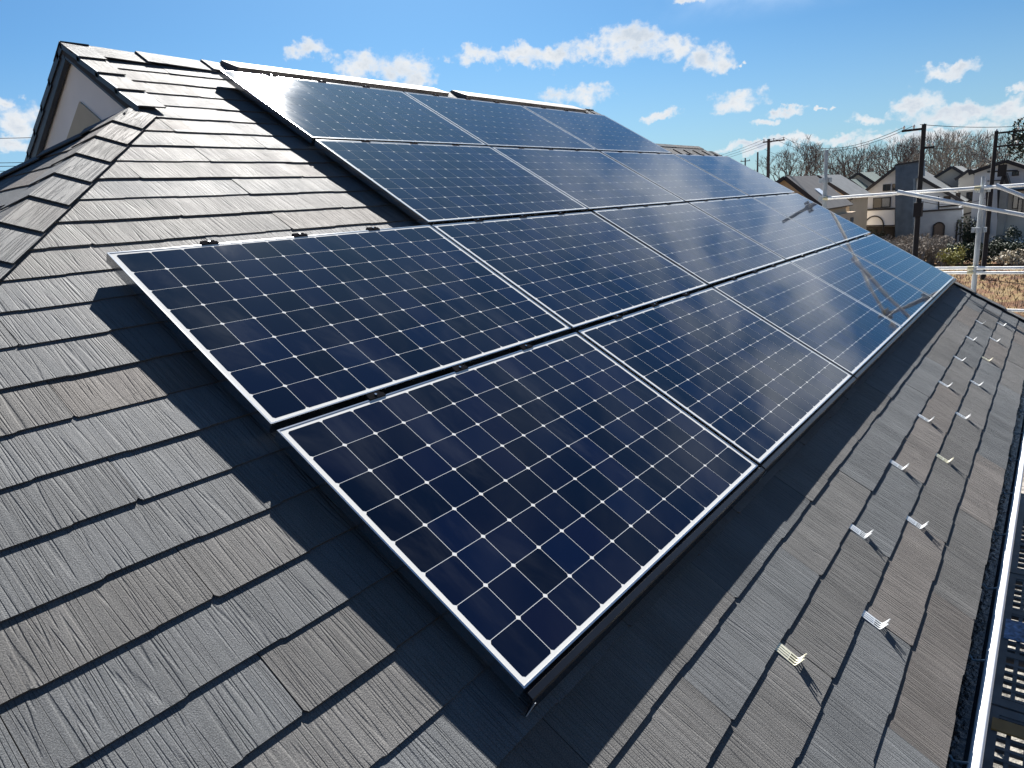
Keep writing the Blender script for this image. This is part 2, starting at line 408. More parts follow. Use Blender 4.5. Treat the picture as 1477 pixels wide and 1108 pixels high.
# caps made of two folded wings
def cap_piece(mb, P0, P1, w0, w1, lift, thick, r, over=0.0, dots=None):
    """P0 lower crease point, P1 upper crease point; w0/w1 wing vectors (crease -> edge); lift: up vector at the lower end"""
    col = tint(r); ou = r.uniform(0, 60); L_ = (P1-P0).length
    lo, hi = lift, lift*.45
    for sgn, wv in ((1, w0), (-1, w1)):
        wl = wv.length
        a, b, c, d_ = P0+lo, P1+hi, P1+hi+wv, P0+lo+wv
        top = [a, d_, c, b] if sgn > 0 else [a, b, c, d_]
        n = (top[1]-top[0]).cross(top[2]-top[0]).normalized()
        if n.z < 0: top = list(reversed(top)); n = -n
        bot = [p - n*thick for p in top]
        uvm = {id(a): (0, 0), id(b): (0, L_), id(c): (wl, L_), id(d_): (wl, 0)}
        uv = [(uvm[id(p)][0]+ou, uvm[id(p)][1]+ou) for p in top]
        mb.face(top, 0, uv, col)
        for i in range(4):
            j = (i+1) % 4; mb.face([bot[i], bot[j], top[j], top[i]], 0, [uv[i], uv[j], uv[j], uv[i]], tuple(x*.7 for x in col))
        if dots is not None:
            ctr = (a+b+c+d_)/4 + n*.0008 + (P0-P1)*.12
            ex = wv.normalized()*.0055; ey = (P1-P0).normalized()*.0055
            dots.face([ctr+ex*math.cos(q*PI/4)+ey*math.sin(q*PI/4) for q in range(8)] if n.dot(ex.cross(ey)) > 0 else [ctr+ex*math.cos(-q*PI/4)+ey*math.sin(-q*PI/4) for q in range(8)], 1)
r = random.Random(5)
# left hip cap
mb = MB(); dots = mb
hd = (T(HU-hipk, HV-1, NS)-T(HU, HV, NS)).normalized()        # down the hip
wing_r = (T(1, 0, 0)-T(0, 0, 0)); wing_r = (wing_r - hd*wing_r.dot(hd)).normalized()*.142
wl_ = FL(-1, 0, NS)-FL(0, 0, NS); wing_l = (wl_ - hd*wl_.dot(hd)).normalized()*.142
up = Vector((0, 0, 1)); STEP = .262
for k in range(0, 22):
    P1 = A0 + hd*(k*STEP); P0 = A0 + hd*((k+1)*STEP+.012)
    if k < 0: P1 = A0 - hd*.06
    cap_piece(mb, P0, P1, wing_r, wing_l, up*.020, .006, r, dots=mb)
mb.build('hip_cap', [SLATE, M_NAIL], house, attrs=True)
mb = MB()
hr = (FL(-CT, -1, NS)-A0).normalized()
wq = Vector((1, 0, 0)); wq = (wq-hr*wq.dot(hr)).normalized()*.13
wp = FL(1, 0, NS)-A0; wp = (wp-hr*wp.dot(hr)).normalized()*.13
for k in range(0, 22):
    cap_piece(mb, A0+hr*((k+1)*STEP+.012), A0+hr*(k*STEP), wq, wp, up*.020, .006, r, dots=mb)
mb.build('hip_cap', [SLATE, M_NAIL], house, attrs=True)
# ridge caps, left stretch and the stretches at the vents
mb = MB()
ridge = lambda u: T(u, VR, NS)
wf = (T(0, -1, 0)-T(0, 0, 0))*.17; wb = Vector((wf.x, -wf.y, wf.z))
for ua_, ub_ in ((UL-.01, 1.98), (4.10, 4.44), (6.58, UR1+.05)):
    mb = MB(); u = ua_
    while u < ub_-.04:
        cap_piece(mb, ridge(u), ridge(min(u+.475, ub_)), wf, wb, up*.022, .007, r, dots=mb); u += .455
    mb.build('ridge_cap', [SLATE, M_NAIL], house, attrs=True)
# low ridge vents: folded sheet boxes along the ridge
for (ua, ub) in ((1.93, 4.14), (4.40, 6.62)):
    mb = MB(); prof = []
    wv = .205; hN = .048
    P = lambda u, v, n: T(u, v, n)
    def ring(u):
        f = [T(u, VR-wv, NS+.004), T(u, VR-wv, NS+.066), T(u, VR, NS+.034)]
        return f[:2] + [f[2]] + [mirror(f[1]), mirror(f[0])]
    a, b = ring(ua), ring(ub)
    # slanted ends as on the folded sheet
    a2 = ring(ua+.0)
    mb.prism(list(reversed(a)), list(reversed(b)), 0)
    lip = [T(ua, VR-wv-.004, NS+.0675), T(ub, VR-wv-.004, NS+.0675), T(ub, VR-wv+.02, NS+.0645), T(ua, VR-wv+.02, NS+.0645)]
    mb.prism([p-T(0, 0, .006)+T(0, 0, 0) for p in lip], lip, 0)
    mb.build('ridge_vent', M_VENT, house)
# verge plates: left gablet front and rear, upper right verge, lower right verge
def verge(name, F, u_out, dirn, v0, v1, wid, step, drop, seed, flip=False, mats=None):
    mb = MB(); r = random.Random(seed); v = v0
    while v < v1-.01:
        vt = min(v+step+.03, v1+.02); col = tint(r); ou = r.uniform(0, 50)
        lo, hi = NS+.026, NS+.014
        ue, ui = u_out, u_out+dirn*wid
        top = [F(ue, v, lo), F(ui, v, lo), F(ui, vt, hi), F(ue, vt, hi)]
        uvs = [(ou, v), (ou+wid, v), (ou+wid, vt), (ou, vt)]
        n = (top[1]-top[0]).cross(top[2]-top[0])
        if n.z < 0: top.reverse(); uvs.reverse()
        nn = (top[1]-top[0]).cross(top[2]-top[0]).normalized()
        mb.face(top, 0, uvs, col)
        bot = [p-nn*.008 for p in top]
        for i in range(4):
            j = (i+1) % 4; mb.face([bot[i], bot[j], top[j], top[i]], 0, [uvs[i], uvs[j], uvs[j], uvs[i]], tuple(x*.7 for x in col))
        c = sum(top, Vector())/4 + nn*.0008
        ex = (F(1, 0, 0)-F(0, 0, 0))*.005; ey = (F(0, 1, 0)-F(0, 0, 0))*.005
        pts = [c+ex*math.cos(q*PI/4)+ey*math.sin(q*PI/4) for q in range(8)]
        if (pts[1]-pts[0]).cross(pts[2]-pts[0]).dot(nn) < 0: pts.reverse()
        mb.face(pts, 1)
        # folded drop face of this plate
        q0, q1 = F(u_out, v, lo), F(u_out, vt, hi); th = -dirn*.007
        sh = (F(th, 0, 0)-F(0, 0, 0))
        dr = Vector((0, 0, -drop*.62))
        mb.prism([q0, q1, q1+dr, q0+dr], [q0+sh, q1+sh, q1+sh+dr, q0+sh+dr], 2)
        v += step
    # barge board behind the drops
    a = [F(u_out+dirn*.002, v0-.02, NS-.01), F(u_out+dirn*.002, v1, NS-.01)]
    dr = Vector((0, 0, -drop)); sh = F(dirn*.03, 0, 0)-F(0, 0, 0)
    mb.prism([a[0], a[1], a[1]+dr, a[0]+dr], [a[0]+sh, a[1]+sh, a[1]+dr+sh, a[0]+dr+sh], 2)
    ob = mb.build(name, [SLATE, M_NAIL, M_FASCIA], house, attrs=True)
    return ob
verge('verge_trim', T, UL, 1, HV+.0, VR, .155, .235, .062, 3)
verge('verge_trim', FR, UL, 1, HV-1.6, VR, .155, .245, .075, 4)
verge('verge_trim', T, UR1, -1, VL-.1, VR, .13, .245, .10, 5)
verge('verge_trim', T, UR2+.06, -1, -.99, VL, .13, .36, .12, 6)
# ridge of the lower right part
mb = MB()
u = UR1+.02
while u < UR2:
    P0, P1 = T(min(u+.32, UR2+.06), VL, NS), T(u, VL, NS)
    cap_piece(mb, P1, P0, wf*.9, wb*.9, up*.024, .006, r, dots=mb); u += .30
mb.build('ridge_cap', [SLATE, M_NAIL], house, attrs=True)
# rear roof of the lower part and upper right gable wall
mb = MB()
yl = T(0, VL, NS).y
a = [T(UR1, VL, NS), T(UR2, VL, NS)]; b = [Vector((p.x, 2*yl-p.y+3.0, p.z-3.0*ST/CT)) for p in a]
b = [Vector((p.x, p.y+3.0, p.z-3.0*ST/CT)) for p in a]
mb.prism([p-Vector((0, 0, .05)) for p in (a[0], a[1], b[1], b[0])], [a[0], a[1], b[1], b[0]], 0)
mb.build('lower_rear_slope', M_UNDER, house)
mb = MB()
p = [T(UR1-.05, VL-.1, NS-.03), T(UR1-.05, VR, NS-.03), mirror(T(UR1-.05, VL-.1, NS-.03))]
mb.prism(p, [q+Vector((-.12, 0, 0)) for q in p], 0); mb.build('gable_wall', M_STUCCO, house)
# left gable wall with its beige vent board, and the lead flashing at its foot
xw = UL+.045
mb = MB()
zt = T(0, VR, NS-.035).z
zb = A0.z - 1.5
def gab(x, inset, zb_):
    top = Vector((x, YR, zt-inset*1.1)); hw = (top.z-zb_)*CT/ST
    return [Vector((x, YR-hw, zb_)), top, Vector((x, YR+hw, zb_))]
g0 = gab(xw, 0, zb-.1)
mb.prism(g0, [q+Vector((.15, 0, 0)) for q in g0], 0)
gw = mb.build('gable_wall', M_STUCCO, house)
mb = MB(); g1 = gab(xw-.012, .265, zb-.02); mb.prism(g1, [q+Vector((.0105, 0, 0)) for q in g1], 0)
mb.build('vent_board', M_BEIGE, gw)
# soffit and outer walls, below the roof
mb = MB()
ye = T(0, VB, NS).y; ze = T(0, VB, NS).z
mb.abox(-2.6, UR2-.25, ye+.55, 2*YR-ye-.55, 0, ze-.12); mb.build('wall', M_STUCCO, house)
mb = MB(); mb.abox(-3.0, UR2-.02, ye+.10, ye+.125, ze-.26, ze-.035); mb.build('fascia', M_FASCIA, house)

# gutter along the eave
GY, GZ = -.872, Z0-.665
mb = MB()
prof = [(-.742, GZ-.005), (-.745, GZ-.085), (-.775, GZ-.112), (-.835, GZ-.112), (-.868, GZ-.085), (-.872, GZ-.01)]
thk = .004
for i in range(len(prof)-1):
    (y0, z0_), (y1, z1_) = prof[i], prof[i+1]
    mb.prism([Vector((-3.2, y0, z0_)), Vector((UR2+.1, y0, z0_)), Vector((UR2+.1, y1, z1_)), Vector((-3.2, y1, z1_))],
             [Vector((-3.2, y0*1.0, z0_+thk)), Vector((UR2+.1, y0, z0_+thk)), Vector((UR2+.1, y1+thk, z1_+thk)), Vector((-3.2, y1+thk, z1_+thk))], 0)
mb.abox(-3.2, UR2+.1, -.840, -.772, GZ-.106, GZ-.082, 2)
gut = mb.build('gutter', [M_GREYPVC, M_WHITEPVC, M_WATER], house)
mb = MB()
mb.tube([(-3.2, GY-.003, GZ+.004), (UR2+.12, GY-.003, GZ+.004)], .019, 12, 0); mb.build('rolled_lip', M_WHITEPVC, gut, smooth=True)
for k in range(14):
    u = 1.119+.6*(k-4); mb = MB()
    if u > UR2: break
    mb.tube([(u-.012, -.765, GZ+.045), (u-.01, -.775, GZ+.02), (u+.004, -.79, GZ+.006), (u, -.81, GZ+.016), (u+.01, -.818, GZ-.006), (u+.004, -.84, GZ+.002), (u, -.862, GZ+.014)], .0045, 6, 0)
    mb.build('bracket', M_BRACKET, gut)

# ------------------------------------------------------------------ solar panels
PA, PB, GU, GV = 1.690, 1.046, .021, .031
FD = .040
def cell_mesh():
    mb = MB(); px_, c = .1262, .0068; g = .0013; pu = .1267
    u0 = (PA-13*pu)/2; v0 = (PB-8*px_)/2
    mb.face([T0(.005, .005, -.0016), T0(PA-.005, .005, -.0016), T0(PA-.005, PB-.005, -.0016), T0(.005, PB-.005, -.0016)], 1, None, (1, 1, 1))
    for i in range(13):
        for j in range(8):
            a, b = u0+i*pu+g, u0+(i+1)*pu-g; p, q = v0+j*px_+g, v0+(j+1)*px_-g
            pts = [(a+c, p), (b-c, p), (b, p+c), (b, q-c), (b-c, q), (a+c, q), (a, q-c), (a, p+c)]
            k_ = rnd.uniform(.55, 1.9); mb.face([T0(x, y, -.0012) for x, y in pts], 0, None, (k_*rnd.uniform(.7, 1.4), k_, k_))
    return mb
def T0(u, v, n): return Vector((u, v, n))
ROOFROT = Matrix.Rotation(TH, 4, 'X')
def build_panel():
    root = thing('solar_panel', 'x', 'solar panel')
    fr = MB(); w_ = .0055
    def bar(u0, u1, v0, v1): fr.prism([T0(u0, v0, -FD), T0(u1, v0, -FD), T0(u1, v1, -FD), T0(u0, v1, -FD)], [T0(u0, v0, 0), T0(u1, v0, 0), T0(u1, v1, 0), T0(u0, v1, 0)], 0)
    bar(0, PA, 0, w_); bar(0, PA, PB-w_, PB); bar(0, w_, w_, PB-w_); bar(PA-w_, PA, w_, PB-w_)
    fob = fr.build('frame', M_ALU, root)
    bv = fob.modifiers.new('Bevel', 'BEVEL'); bv.width = .0012; bv.segments = 1; bv.limit_method = 'ANGLE'
    cell_mesh().build('glass_face', [CELL, SHEET], root, attrs=True)
    bk = MB(); bk.box((.01, .01, -.008), (PA-.02, 0, 0), (0, PB-.02, 0), (0, 0, .004)); bk.build('back_sheet', SHEET2, root)
    for cu in (.404, .846, 1.288):
        cm = MB()
        cm.box((cu-.036, PB-.004, .0005), (.072, 0, 0), (0, .018, 0), (0, 0, .0025), 0)
        cm.box((cu-.03, PB+.004, -.07), (.06, 0, 0), (0, GV-.008, 0), (0, 0, .070), 0)
        cm.tube([(cu, PB+.011, .003), (cu, PB+.011, .0065)], .005, 6, 1)
        cm.build('clamp', [M_CLAMP, M_ALU], root)
    return root
SHEET2 = mat('panel_back', (.6, .6, .6), .6)
def place(root, u, v):
    root.matrix_world = Matrix.Translation(T(u, v, 0)) @ ROOFROT
ROWS = [('lowest row', 0, 5), ('second row from the bottom', 0, 5), ('third row from the bottom', 1, 5), ('top row', 1, 4)]
ORD = ['first', 'second', 'third', 'fourth', 'fifth']
proto = build_panel(); first = True; panels = {}
for ri, (rn, k0, k1) in enumerate(ROWS):
    for k in range(k0, k1):
        if first: p = proto; first = False
        else: p = dup(proto, 'solar_panel', (0, 0, 0), 'x')
        i = k-k0; last = (k == k1-1)
        lab = 'dark blue solar panel, ' + ('last at the right end' if last else ORD[i]+' from the left') + ' of the ' + rn
        p['label'] = lab; p['group'] = 'solar panels on the grey roof'
        jit = rnd.uniform(-.0012, .0012)
        p.matrix_world = Matrix.Translation(T(k*(PA+GU), ri*(PB+GV), jit)) @ ROOFROT @ Matrix.Rotation(rnd.uniform(-.0022, .0022), 4, 'X') @ Matrix.Rotation(rnd.uniform(-.0018, .0018), 4, 'Y')
        panels[(ri, k)] = p
# the black cover strip below the lowest row: one length per panel
for k in range(5):
    cv = MB(); a, b = .0015, PA+GU-.0015
    prof = [(-.004, -.012), (-.012, -.004), (-.030, -.006), (-.034, -.012), (-.040, -.070), (-.036, -.070), (-.030, -.014), (-.012, -.009)]
    cv.prism([Vector((a, v, n)) for v, n in prof], [Vector((b, v, n)) for v, n in prof], 0)
    cv.box((b-.0005, -.0405, -.069), (.002, 0, 0), (0, .001, 0), (0, 0, .058), 1)
    if k == 0: cv.box((a-.0022, -.0415, -.069), (.0042, 0, 0), (0, .0022, 0), (0, 0, .060), 1)
    o = cv.build('front_cover', [M_BLACKMET, M_GALV]); o.parent = panels[(0, k)]

# ------------------------------------------------------------------ snow guards
def guard_mesh(seed):
    mb = MB(); r = random.Random(seed); w = .046; t = .0022
    mb.box((-w/2, -.046, .001), (w, 0, 0), (0, .050, 0), (0, 0, t))
    mb.box((-w/2, .0035, .001), (w, 0, 0), (0, .02, 0), (0, 0, t))
    lean = lambda z_: -.0735-.006*max(0, z_)/.04
    def strip(x0_, x1_, z0_, z1_, taper=0.0):
        pr = [Vector((x0_, lean(z0_), z0_)), Vector((x1_, lean(z0_), z0_)), Vector((x1_-taper, lean(z1_), z1_)), Vector((x0_+taper, lean(z1_), z1_))]
        mb.prism(pr, [p+Vector((0, .0024, 0)) for p in pr])
    strip(-w/2, w/2, .010, .024)
    for x0_, h_ in ((-w/2, .043), (-.0115, .034), (.0045, .036), (w/2-.0075, .041)): strip(x0_, x0_+.0075, .024, h_+r.uniform(-.002, .002), .0012)
    for x0_, x1_ in ((-w/2, -.0172), (-.0098, -.0040), (.0034, .0092), (.0166, w/2)):      # the bend, pierced by three slots
        prof = [(-.046, .001), (-.068, .0012), (-.0735, .0045), (-.0747, .0105), (-.0723, .0105), (-.0712, .006), (-.067, .0036), (-.046, .0032)]
        mb.prism([Vector((x0_, v, n)) for v, n in prof], [Vector((x1_, v, n)) for v, n in prof])
    # shallow ribs pressed into the plate
    for x in (-.011, .0005, .012):
        mb.box((x-.0018, -.040, .0032), (.0036, 0, 0), (0, .034, 0), (0, 0, .0014))
    return mb
gm = [guard_mesh(s).build('snow_guard', mm) for s, mm in ((1, M_GALV), (2, M_GALVY))]
NTH = ['nearest', 'second nearest', 'third nearest', 'fourth nearest', 'fifth nearest', 'sixth nearest', 'seventh nearest', 'eighth nearest']
cnt = 0
for row, (k, us, nm) in enumerate([(-6 + 9, [.895, 1.889, 2.774, 3.683, 4.593, 5.49, 6.39, 7.29], 'in the row beside the panels'),
                                   (-7 + 9, [1.382, 2.300, 3.244, 4.148, 5.075, 5.98, 6.87, 7.75], 'in the row nearer the gutter')]):
    vb = VB+CO*k
    for i, u in enumerate(us):
        yel = (row == 0 and i == 0) or (row == 1 and i in (2, 5))
        src = gm[1] if yel else gm[0]
        o = src if not src.get('used') else src.copy()
        if not src.get('used'): src['used'] = 1
        else: COL.objects.link(o)
        o.matrix_world = Matrix.Translation(T(u, vb+.004, NS-.0062)) @ ROOFROT @ Matrix.Rotation(rnd.uniform(-.06, .06), 4, 'Z')
        tag(o, ('pale yellowish' if yel else 'silvery')+' metal snow guard, '+NTH[i]+' '+nm, 'snow guard', 'snow guards on the lower roof')
for o in list(COL.objects):
    if 'used' in o.keys(): del o['used']
#@@REST
# ------------------------------------------------------------------ ground
def ground_mat():
    M = bpy.data.materials.new('dry_ground'); M.use_nodes = True; nt = M.node_tree; N = nt.nodes; L = nt.links
    b = N['Principled BSDF']; b.inputs['Roughness'].default_value = .95; b.inputs['Specular IOR Level'].default_value = .1
    tc = N.new('ShaderNodeTexCoord')
    def ns(scale, det, sc=(1, 1, 1)):
        mp = N.new('ShaderNodeMapping'); mp.inputs['Scale'].default_value = sc; L.new(tc.outputs['Object'], mp.inputs[0])
        n = N.new('ShaderNodeTexNoise'); n.inputs['Scale'].default_value = scale; n.inputs['Detail'].default_value = det; n.inputs['Roughness'].default_value = .65
        L.new(mp.outputs[0], n.inputs['Vector']); return n.outputs[0]
    cr = N.new('ShaderNodeValToRGB'); L.new(ns(.9, 9, (.5, 1, 1)), cr.inputs[0]); e = cr.color_ramp.elements
    e[0].position = .34; e[0].color = (.035, .024, .016, 1); e[1].position = .66; e[1].color = (.14, .098, .062, 1)
    q = e.new(.46); q.color = (.12, .062, .036, 1); q = e.new(.55); q.color = (.17, .125, .06, 1)
    L.new(cr.outputs[0], b.inputs['Base Color'])
    bp = N.new('ShaderNodeBump'); bp.inputs['Distance'].default_value = .12; L.new(ns(6, 8), bp.inputs['Height']); L.new(bp.outputs[0], b.inputs['Normal'])
    return M
def sheet(name, pts, z, m_):
    mb = MB(); mb.face([(x, y, z) for x, y in pts]); o = mb.build(name, m_); return tag(o, kind='structure')
M_GROUND = ground_mat()
M_ASPH = mat('asphalt', (.06, .062, .066), .9, bump=(60, .4, .01), var=(1.5, .2))
M_GRAVEL = mat('pale_gravel', (.15, .14, .12), .95, bump=(16, .9, .05), var=(7, .8))
M_CONC = mat('pale_concrete', (.55, .55, .53), .85, var=(2, .1))
sheet('ground', [(-2500, -2500), (3500, -2500), (3500, 2500), (-2500, 2500)], 0, M_GROUND)
sheet('gravel_yard', [(-4, -14), (24, -14), (24, 3), (-4, 3)], .006, M_GRAVEL)
g1, g2 = gnd(1300, 352), gnd(1477, 350)
RX = 86
sheet('road', [(RX-7.5, -60), (RX-1.5, -60), (RX-1.5, 60), (RX-7.5, 60)], .006, M_ASPH)
sheet('driveway', [(RX-1.4, -9), (RX+8, -9), (RX+8, 3.8), (RX-1.4, 3.8)], .010, M_CONC)
mb = MB(); mb.abox(RX-7.75, RX-7.5, -60, 60, 0, .14); tag(mb.build('kerb', M_CONC), kind='structure')
mb = MB(); mb.abox(RX-1.5, RX-1.25, -60, 60, 0, .12); tag(mb.build('kerb', M_CONC), kind='structure')

# ------------------------------------------------------------------ scaffold round the house
SX = 9.3
def pt(px, py, dx=0): return at(px, py, SX+dx)
def post(x, y, ztop, label, coll):
    o = thing('scaffold_post', label, 'scaffold post', (x, y, 0), 'upright posts of the scaffold')
    mb = MB(); mb.tube([(x, y, .05), (x, y, ztop-.42)], .029, 12); mb.tube([(x, y, ztop-.42), (x, y, ztop)], .024, 12); mb.build('tube', M_POST, o, smooth=True)
    mb = MB(); mb.abox(x-.07, x+.07, y-.07, y+.07, 0.012, .03); mb.tube([(x, y, .03), (x, y, .12)], .02, 8); mb.build('base_plate', M_GALV, o)
    for z in coll:
        mb = MB(); mb.tube([(x, y, z-.035), (x, y, z+.035)], .040, 12)
        for a_ in range(4):
            c, s_ = math.cos(a_*PI/2), math.sin(a_*PI/2); q = Vector((x+c*.062, y+s_*.062, z))
            mb.abox(q.x-.018, q.x+.018, q.y-.018, q.y+.018, z-.03, z+.03)
        mb.build('coupler', M_POST, o)
    return o
pa, pb = pt(1192, 216.5), pt(1419.7, 254.7)
ya, yb = 1.67, -.14
zr1 = pt(1193, 286).z; zr0 = pt(1400, 388).z
post(SX, ya, pa.z, 'grey steel scaffold post standing behind the far edge of the panels', [zr1, zr1+.24, zr0, 3.2])
post(SX, yb, pb.z, 'grey steel scaffold post rising between the field and the roof edge', [zr1-.02, zr1-.50, zr0, zr0-.42, 3.2])
post(SX, yb-1.8, pb.z, 'grey steel scaffold post past the right edge of the photo, behind the corner', [zr1-.02, zr0, 3.2])
def rail(name, pts, r, label, m_=M_PIPE, group='horizontal rails of the scaffold', cap=None):
    o = thing(name, label, 'scaffold rail', pts[0], group)
    mb = MB(); mb.tube(pts, r, 12); mb.build('tube', m_, o, smooth=True)
    for e_ in (0, -1):
        p = Vector(pts[e_]); d = (Vector(pts[1])-Vector(pts[0])).normalized()*(1 if e_ == 0 else -1)
        mb = MB(); mb.tube([p-d*.004, p+d*.06], r+.004, 12); mb.build('end_sleeve', cap or M_PIPE, o, smooth=True)
    return o
o_ = .062
rail('scaffold_rail', [(SX-o_, ya+.0, zr1), (SX-o_, yb+.02, zr1+.005)], .0205, 'top scaffold rail between the two posts, in front of the houses', cap=M_YEL)
rail('scaffold_rail', [(SX-o_, yb-.02, zr1+.005), (SX-o_, yb-1.82, zr1+.005)], .0205, 'top scaffold rail running right from the second post out of the photo')
rail('scaffold_rail', [(SX-o_, ya, zr0+.012), (SX-o_, yb+.02, zr0+.018)], .0185, 'lower scaffold rail left of the second post, upper of the pair', cap=M_YEL)
rail('scaffold_rail', [(SX-o_, ya, zr0-.045), (SX-o_, yb+.02, zr0-.04)], .0185, 'lower scaffold rail left of the second post, lower of the pair', cap=M_YEL)
rail('scaffold_rail', [(SX-o_, yb-.02, zr0+.016), (SX-o_, yb-1.82, zr0+.016)], .0185, 'lower scaffold rail right of the second post, upper of the pair')
rail('scaffold_rail', [(SX-o_, yb-.02, zr0-.042), (SX-o_, yb-1.82, zr0-.042)], .0185, 'lower scaffold rail right of the second post, lower of the pair')
zl = pt(1477, 447).z
rail('scaffold_rail', [(SX-o_, yb-.02, zl), (SX-o_, yb-1.82, zl)], .0185, 'lowest scaffold rail, beyond the dark roof edge at far right')
b0, b1 = pt(1295, 277, -.16), pt(1477, 310.5, -.16); d = (b1-b0)
rail('scaffold_brace', [b0, b0+d*1.9], .0235, 'long bright scaffold brace sloping down to the right across the second post', group='sloping braces of the scaffold')
b0, b1 = pt(1437, 268, -.16), pt(1477, 283.5, -.16); d = (b1-b0)
rail('scaffold_brace', [b0, b0+d*5.5], .0235, 'scaffold brace starting near the top rail and leaving the photo at right', group='sloping braces of the scaffold')
# walkway outside the gutter: framed steel mesh decks
DZ = Z0-2.0
def deck(x0, x1, y0, y1, label, sheet_spans):
    o = thing('scaffold_deck', label, 'scaffold deck', (x0, y1, DZ), 'mesh decks of the scaffold walkway')
    mb = MB(); s_ = .075
    mb.abox(x0, x1, y1-s_, y1, DZ-.05, DZ); mb.abox(x0, x1, y0, y0+s_, DZ-.05, DZ)
    mb.abox(x0, x0+s_, y0+s_, y1-s_, DZ-.05, DZ); mb.abox(x1-s_, x1, y0+s_, y1-s_, DZ-.05, DZ)
    mb.build('frame', M_DECK, o)
    mb = MB(); x = x0+.1
    while x < x1-.06:
        mb.abox(x-.013, x+.013, y0+s_, y1-s_, DZ-.03, DZ-.004); x += .095
    y = y0+.09
    while y < y1-.04:
        mb.abox(x0+s_, x1-s_, y-.012, y+.012, DZ-.035, DZ-.006); y += .085
    for f in (.33, .66): mb.abox(x0+(x1-x0)*f-.03, x0+(x1-x0)*f+.03, y0+s_, y1-s_, DZ-.05, DZ-.002)
    mb.build('mesh', M_DECK, o)
    for (a, b, m_) in sheet_spans:
        mb = MB(); mb.abox(a, b, y0+.05, y1-.045, DZ+.001, DZ+.012); mb.build('cover_sheet', m_, o)
    return o
deck(1.6, 3.40, -1.40, -.84, 'grey mesh scaffold deck below the gutter, nearest the camera', [(3.16, 3.27, M_ORANGE)])
deck(3.42, 5.22, -1.40, -.84, 'grey mesh scaffold deck below the gutter, second from the camera, with blue sheet', [(4.20, 4.46, M_BLUE)])
deck(5.24, 7.04, -1.40, -.84, 'grey mesh scaffold deck below the gutter, farthest from the camera', [])
for i, x in enumerate((1.5, 5.23, 8.9)):
    post(x, -1.52, DZ+.2, 'grey scaffold post under the mesh decks, '+('nearest', 'middle', 'farthest')[i]+' of the three', [DZ-.1, 2.0])

# ------------------------------------------------------------------ far buildings
M_RGREY = mat('grey_slate_roof', (.12, .13, .135), .7, bump=(6, .3, .02), var=(1.5, .18))
M_RLIGHT = mat('pale_grey_roof', (.22, .23, .225), .7, bump=(6, .3, .02), var=(1.2, .14))
M_RGREEN = mat('grey_green_roof', (.15, .19, .17), .7, bump=(6, .3, .02), var=(1.2, .14))
M_RBROWN = mat('brown_grey_roof', (.10, .096, .092), .7, bump=(6, .3, .02), var=(1.2, .2))
M_WWHITE = mat('white_render', (.66, .68, .70), .85, var=(.6, .08))
M_WGREY = mat('grey_render', (.29, .32, .36), .85, bump=(8, .3, .02), var=(.7, .12))
M_TOWER = mat('slate_blue_stucco', (.095, .125, .16), .9, bump=(5, .7, .04), var=(1.1, .22))
M_WTAN = mat('tan_render', (.52, .42, .30), .85, var=(.5, .08))
M_WBEIGE = mat('beige_render', (.52, .48, .42), .85, var=(.5, .12))
M_TRIM = mat('dark_brown_trim', (.018, .016, .018), .6)
M_GLASS = mat('dark_window', (.02, .026, .032), .06, 0, .6)
M_CURT = mat('curtain', (.35, .36, .35), .8, var=(9, .2))
M_SKYL = mat('skylight_glass', (.75, .78, .80), .12, 0, .8)
M_DOOR = mat('brown_door', (.10, .075, .06), .6, var=(3, .2))
def quad(name, pxs, X, thick, m_, parent, dz=0):
    a = [at(x, y, X) for x, y in pxs]; b = [p+Vector((thick, 0, 0)) for p in a]
    mb = MB(); mb.prism(a, b); return mb.build(name, m_, parent)
def window(parent, x0, y0, x1, y1, X, mull=1, curtain=False):
    p, q = at(x0, y0, X), at(x1, y1, X); yl_, yr_, zt_, zb_ = p.y, q.y, p.z, q.z
    t = .06; mb = MB()
    mb.abox(X-.10, X, yr_-t, yl_+t, zt_, zt_+t); mb.abox(X-.10, X, yr_-t, yl_+t, zb_-t, zb_)
    mb.abox(X-.10, X, yl_, yl_+t, zb_, zt_); mb.abox(X-.10, X, yr_-t, yr_, zb_, zt_)
    for i in range(mull): 
        yc = yr_+(yl_-yr_)*(i+1)/(mull+1); mb.abox(X-.08, X, yc-.03, yc+.03, zb_, zt_)
    f = mb.build('window', M_TRIM, parent)
    mb = MB(); mb.abox(X-.05, X-.03, yr_, yl_, zb_, zt_); mb.build('pane', M_GLASS, f)
    if curtain:
        mb = MB(); mb.abox(X-.056, X-.051, yr_+.05, yr_+(yl_-yr_)*.48, zb_+.05, zt_-.05); mb.build('curtain', M_CURT, f)
    return f
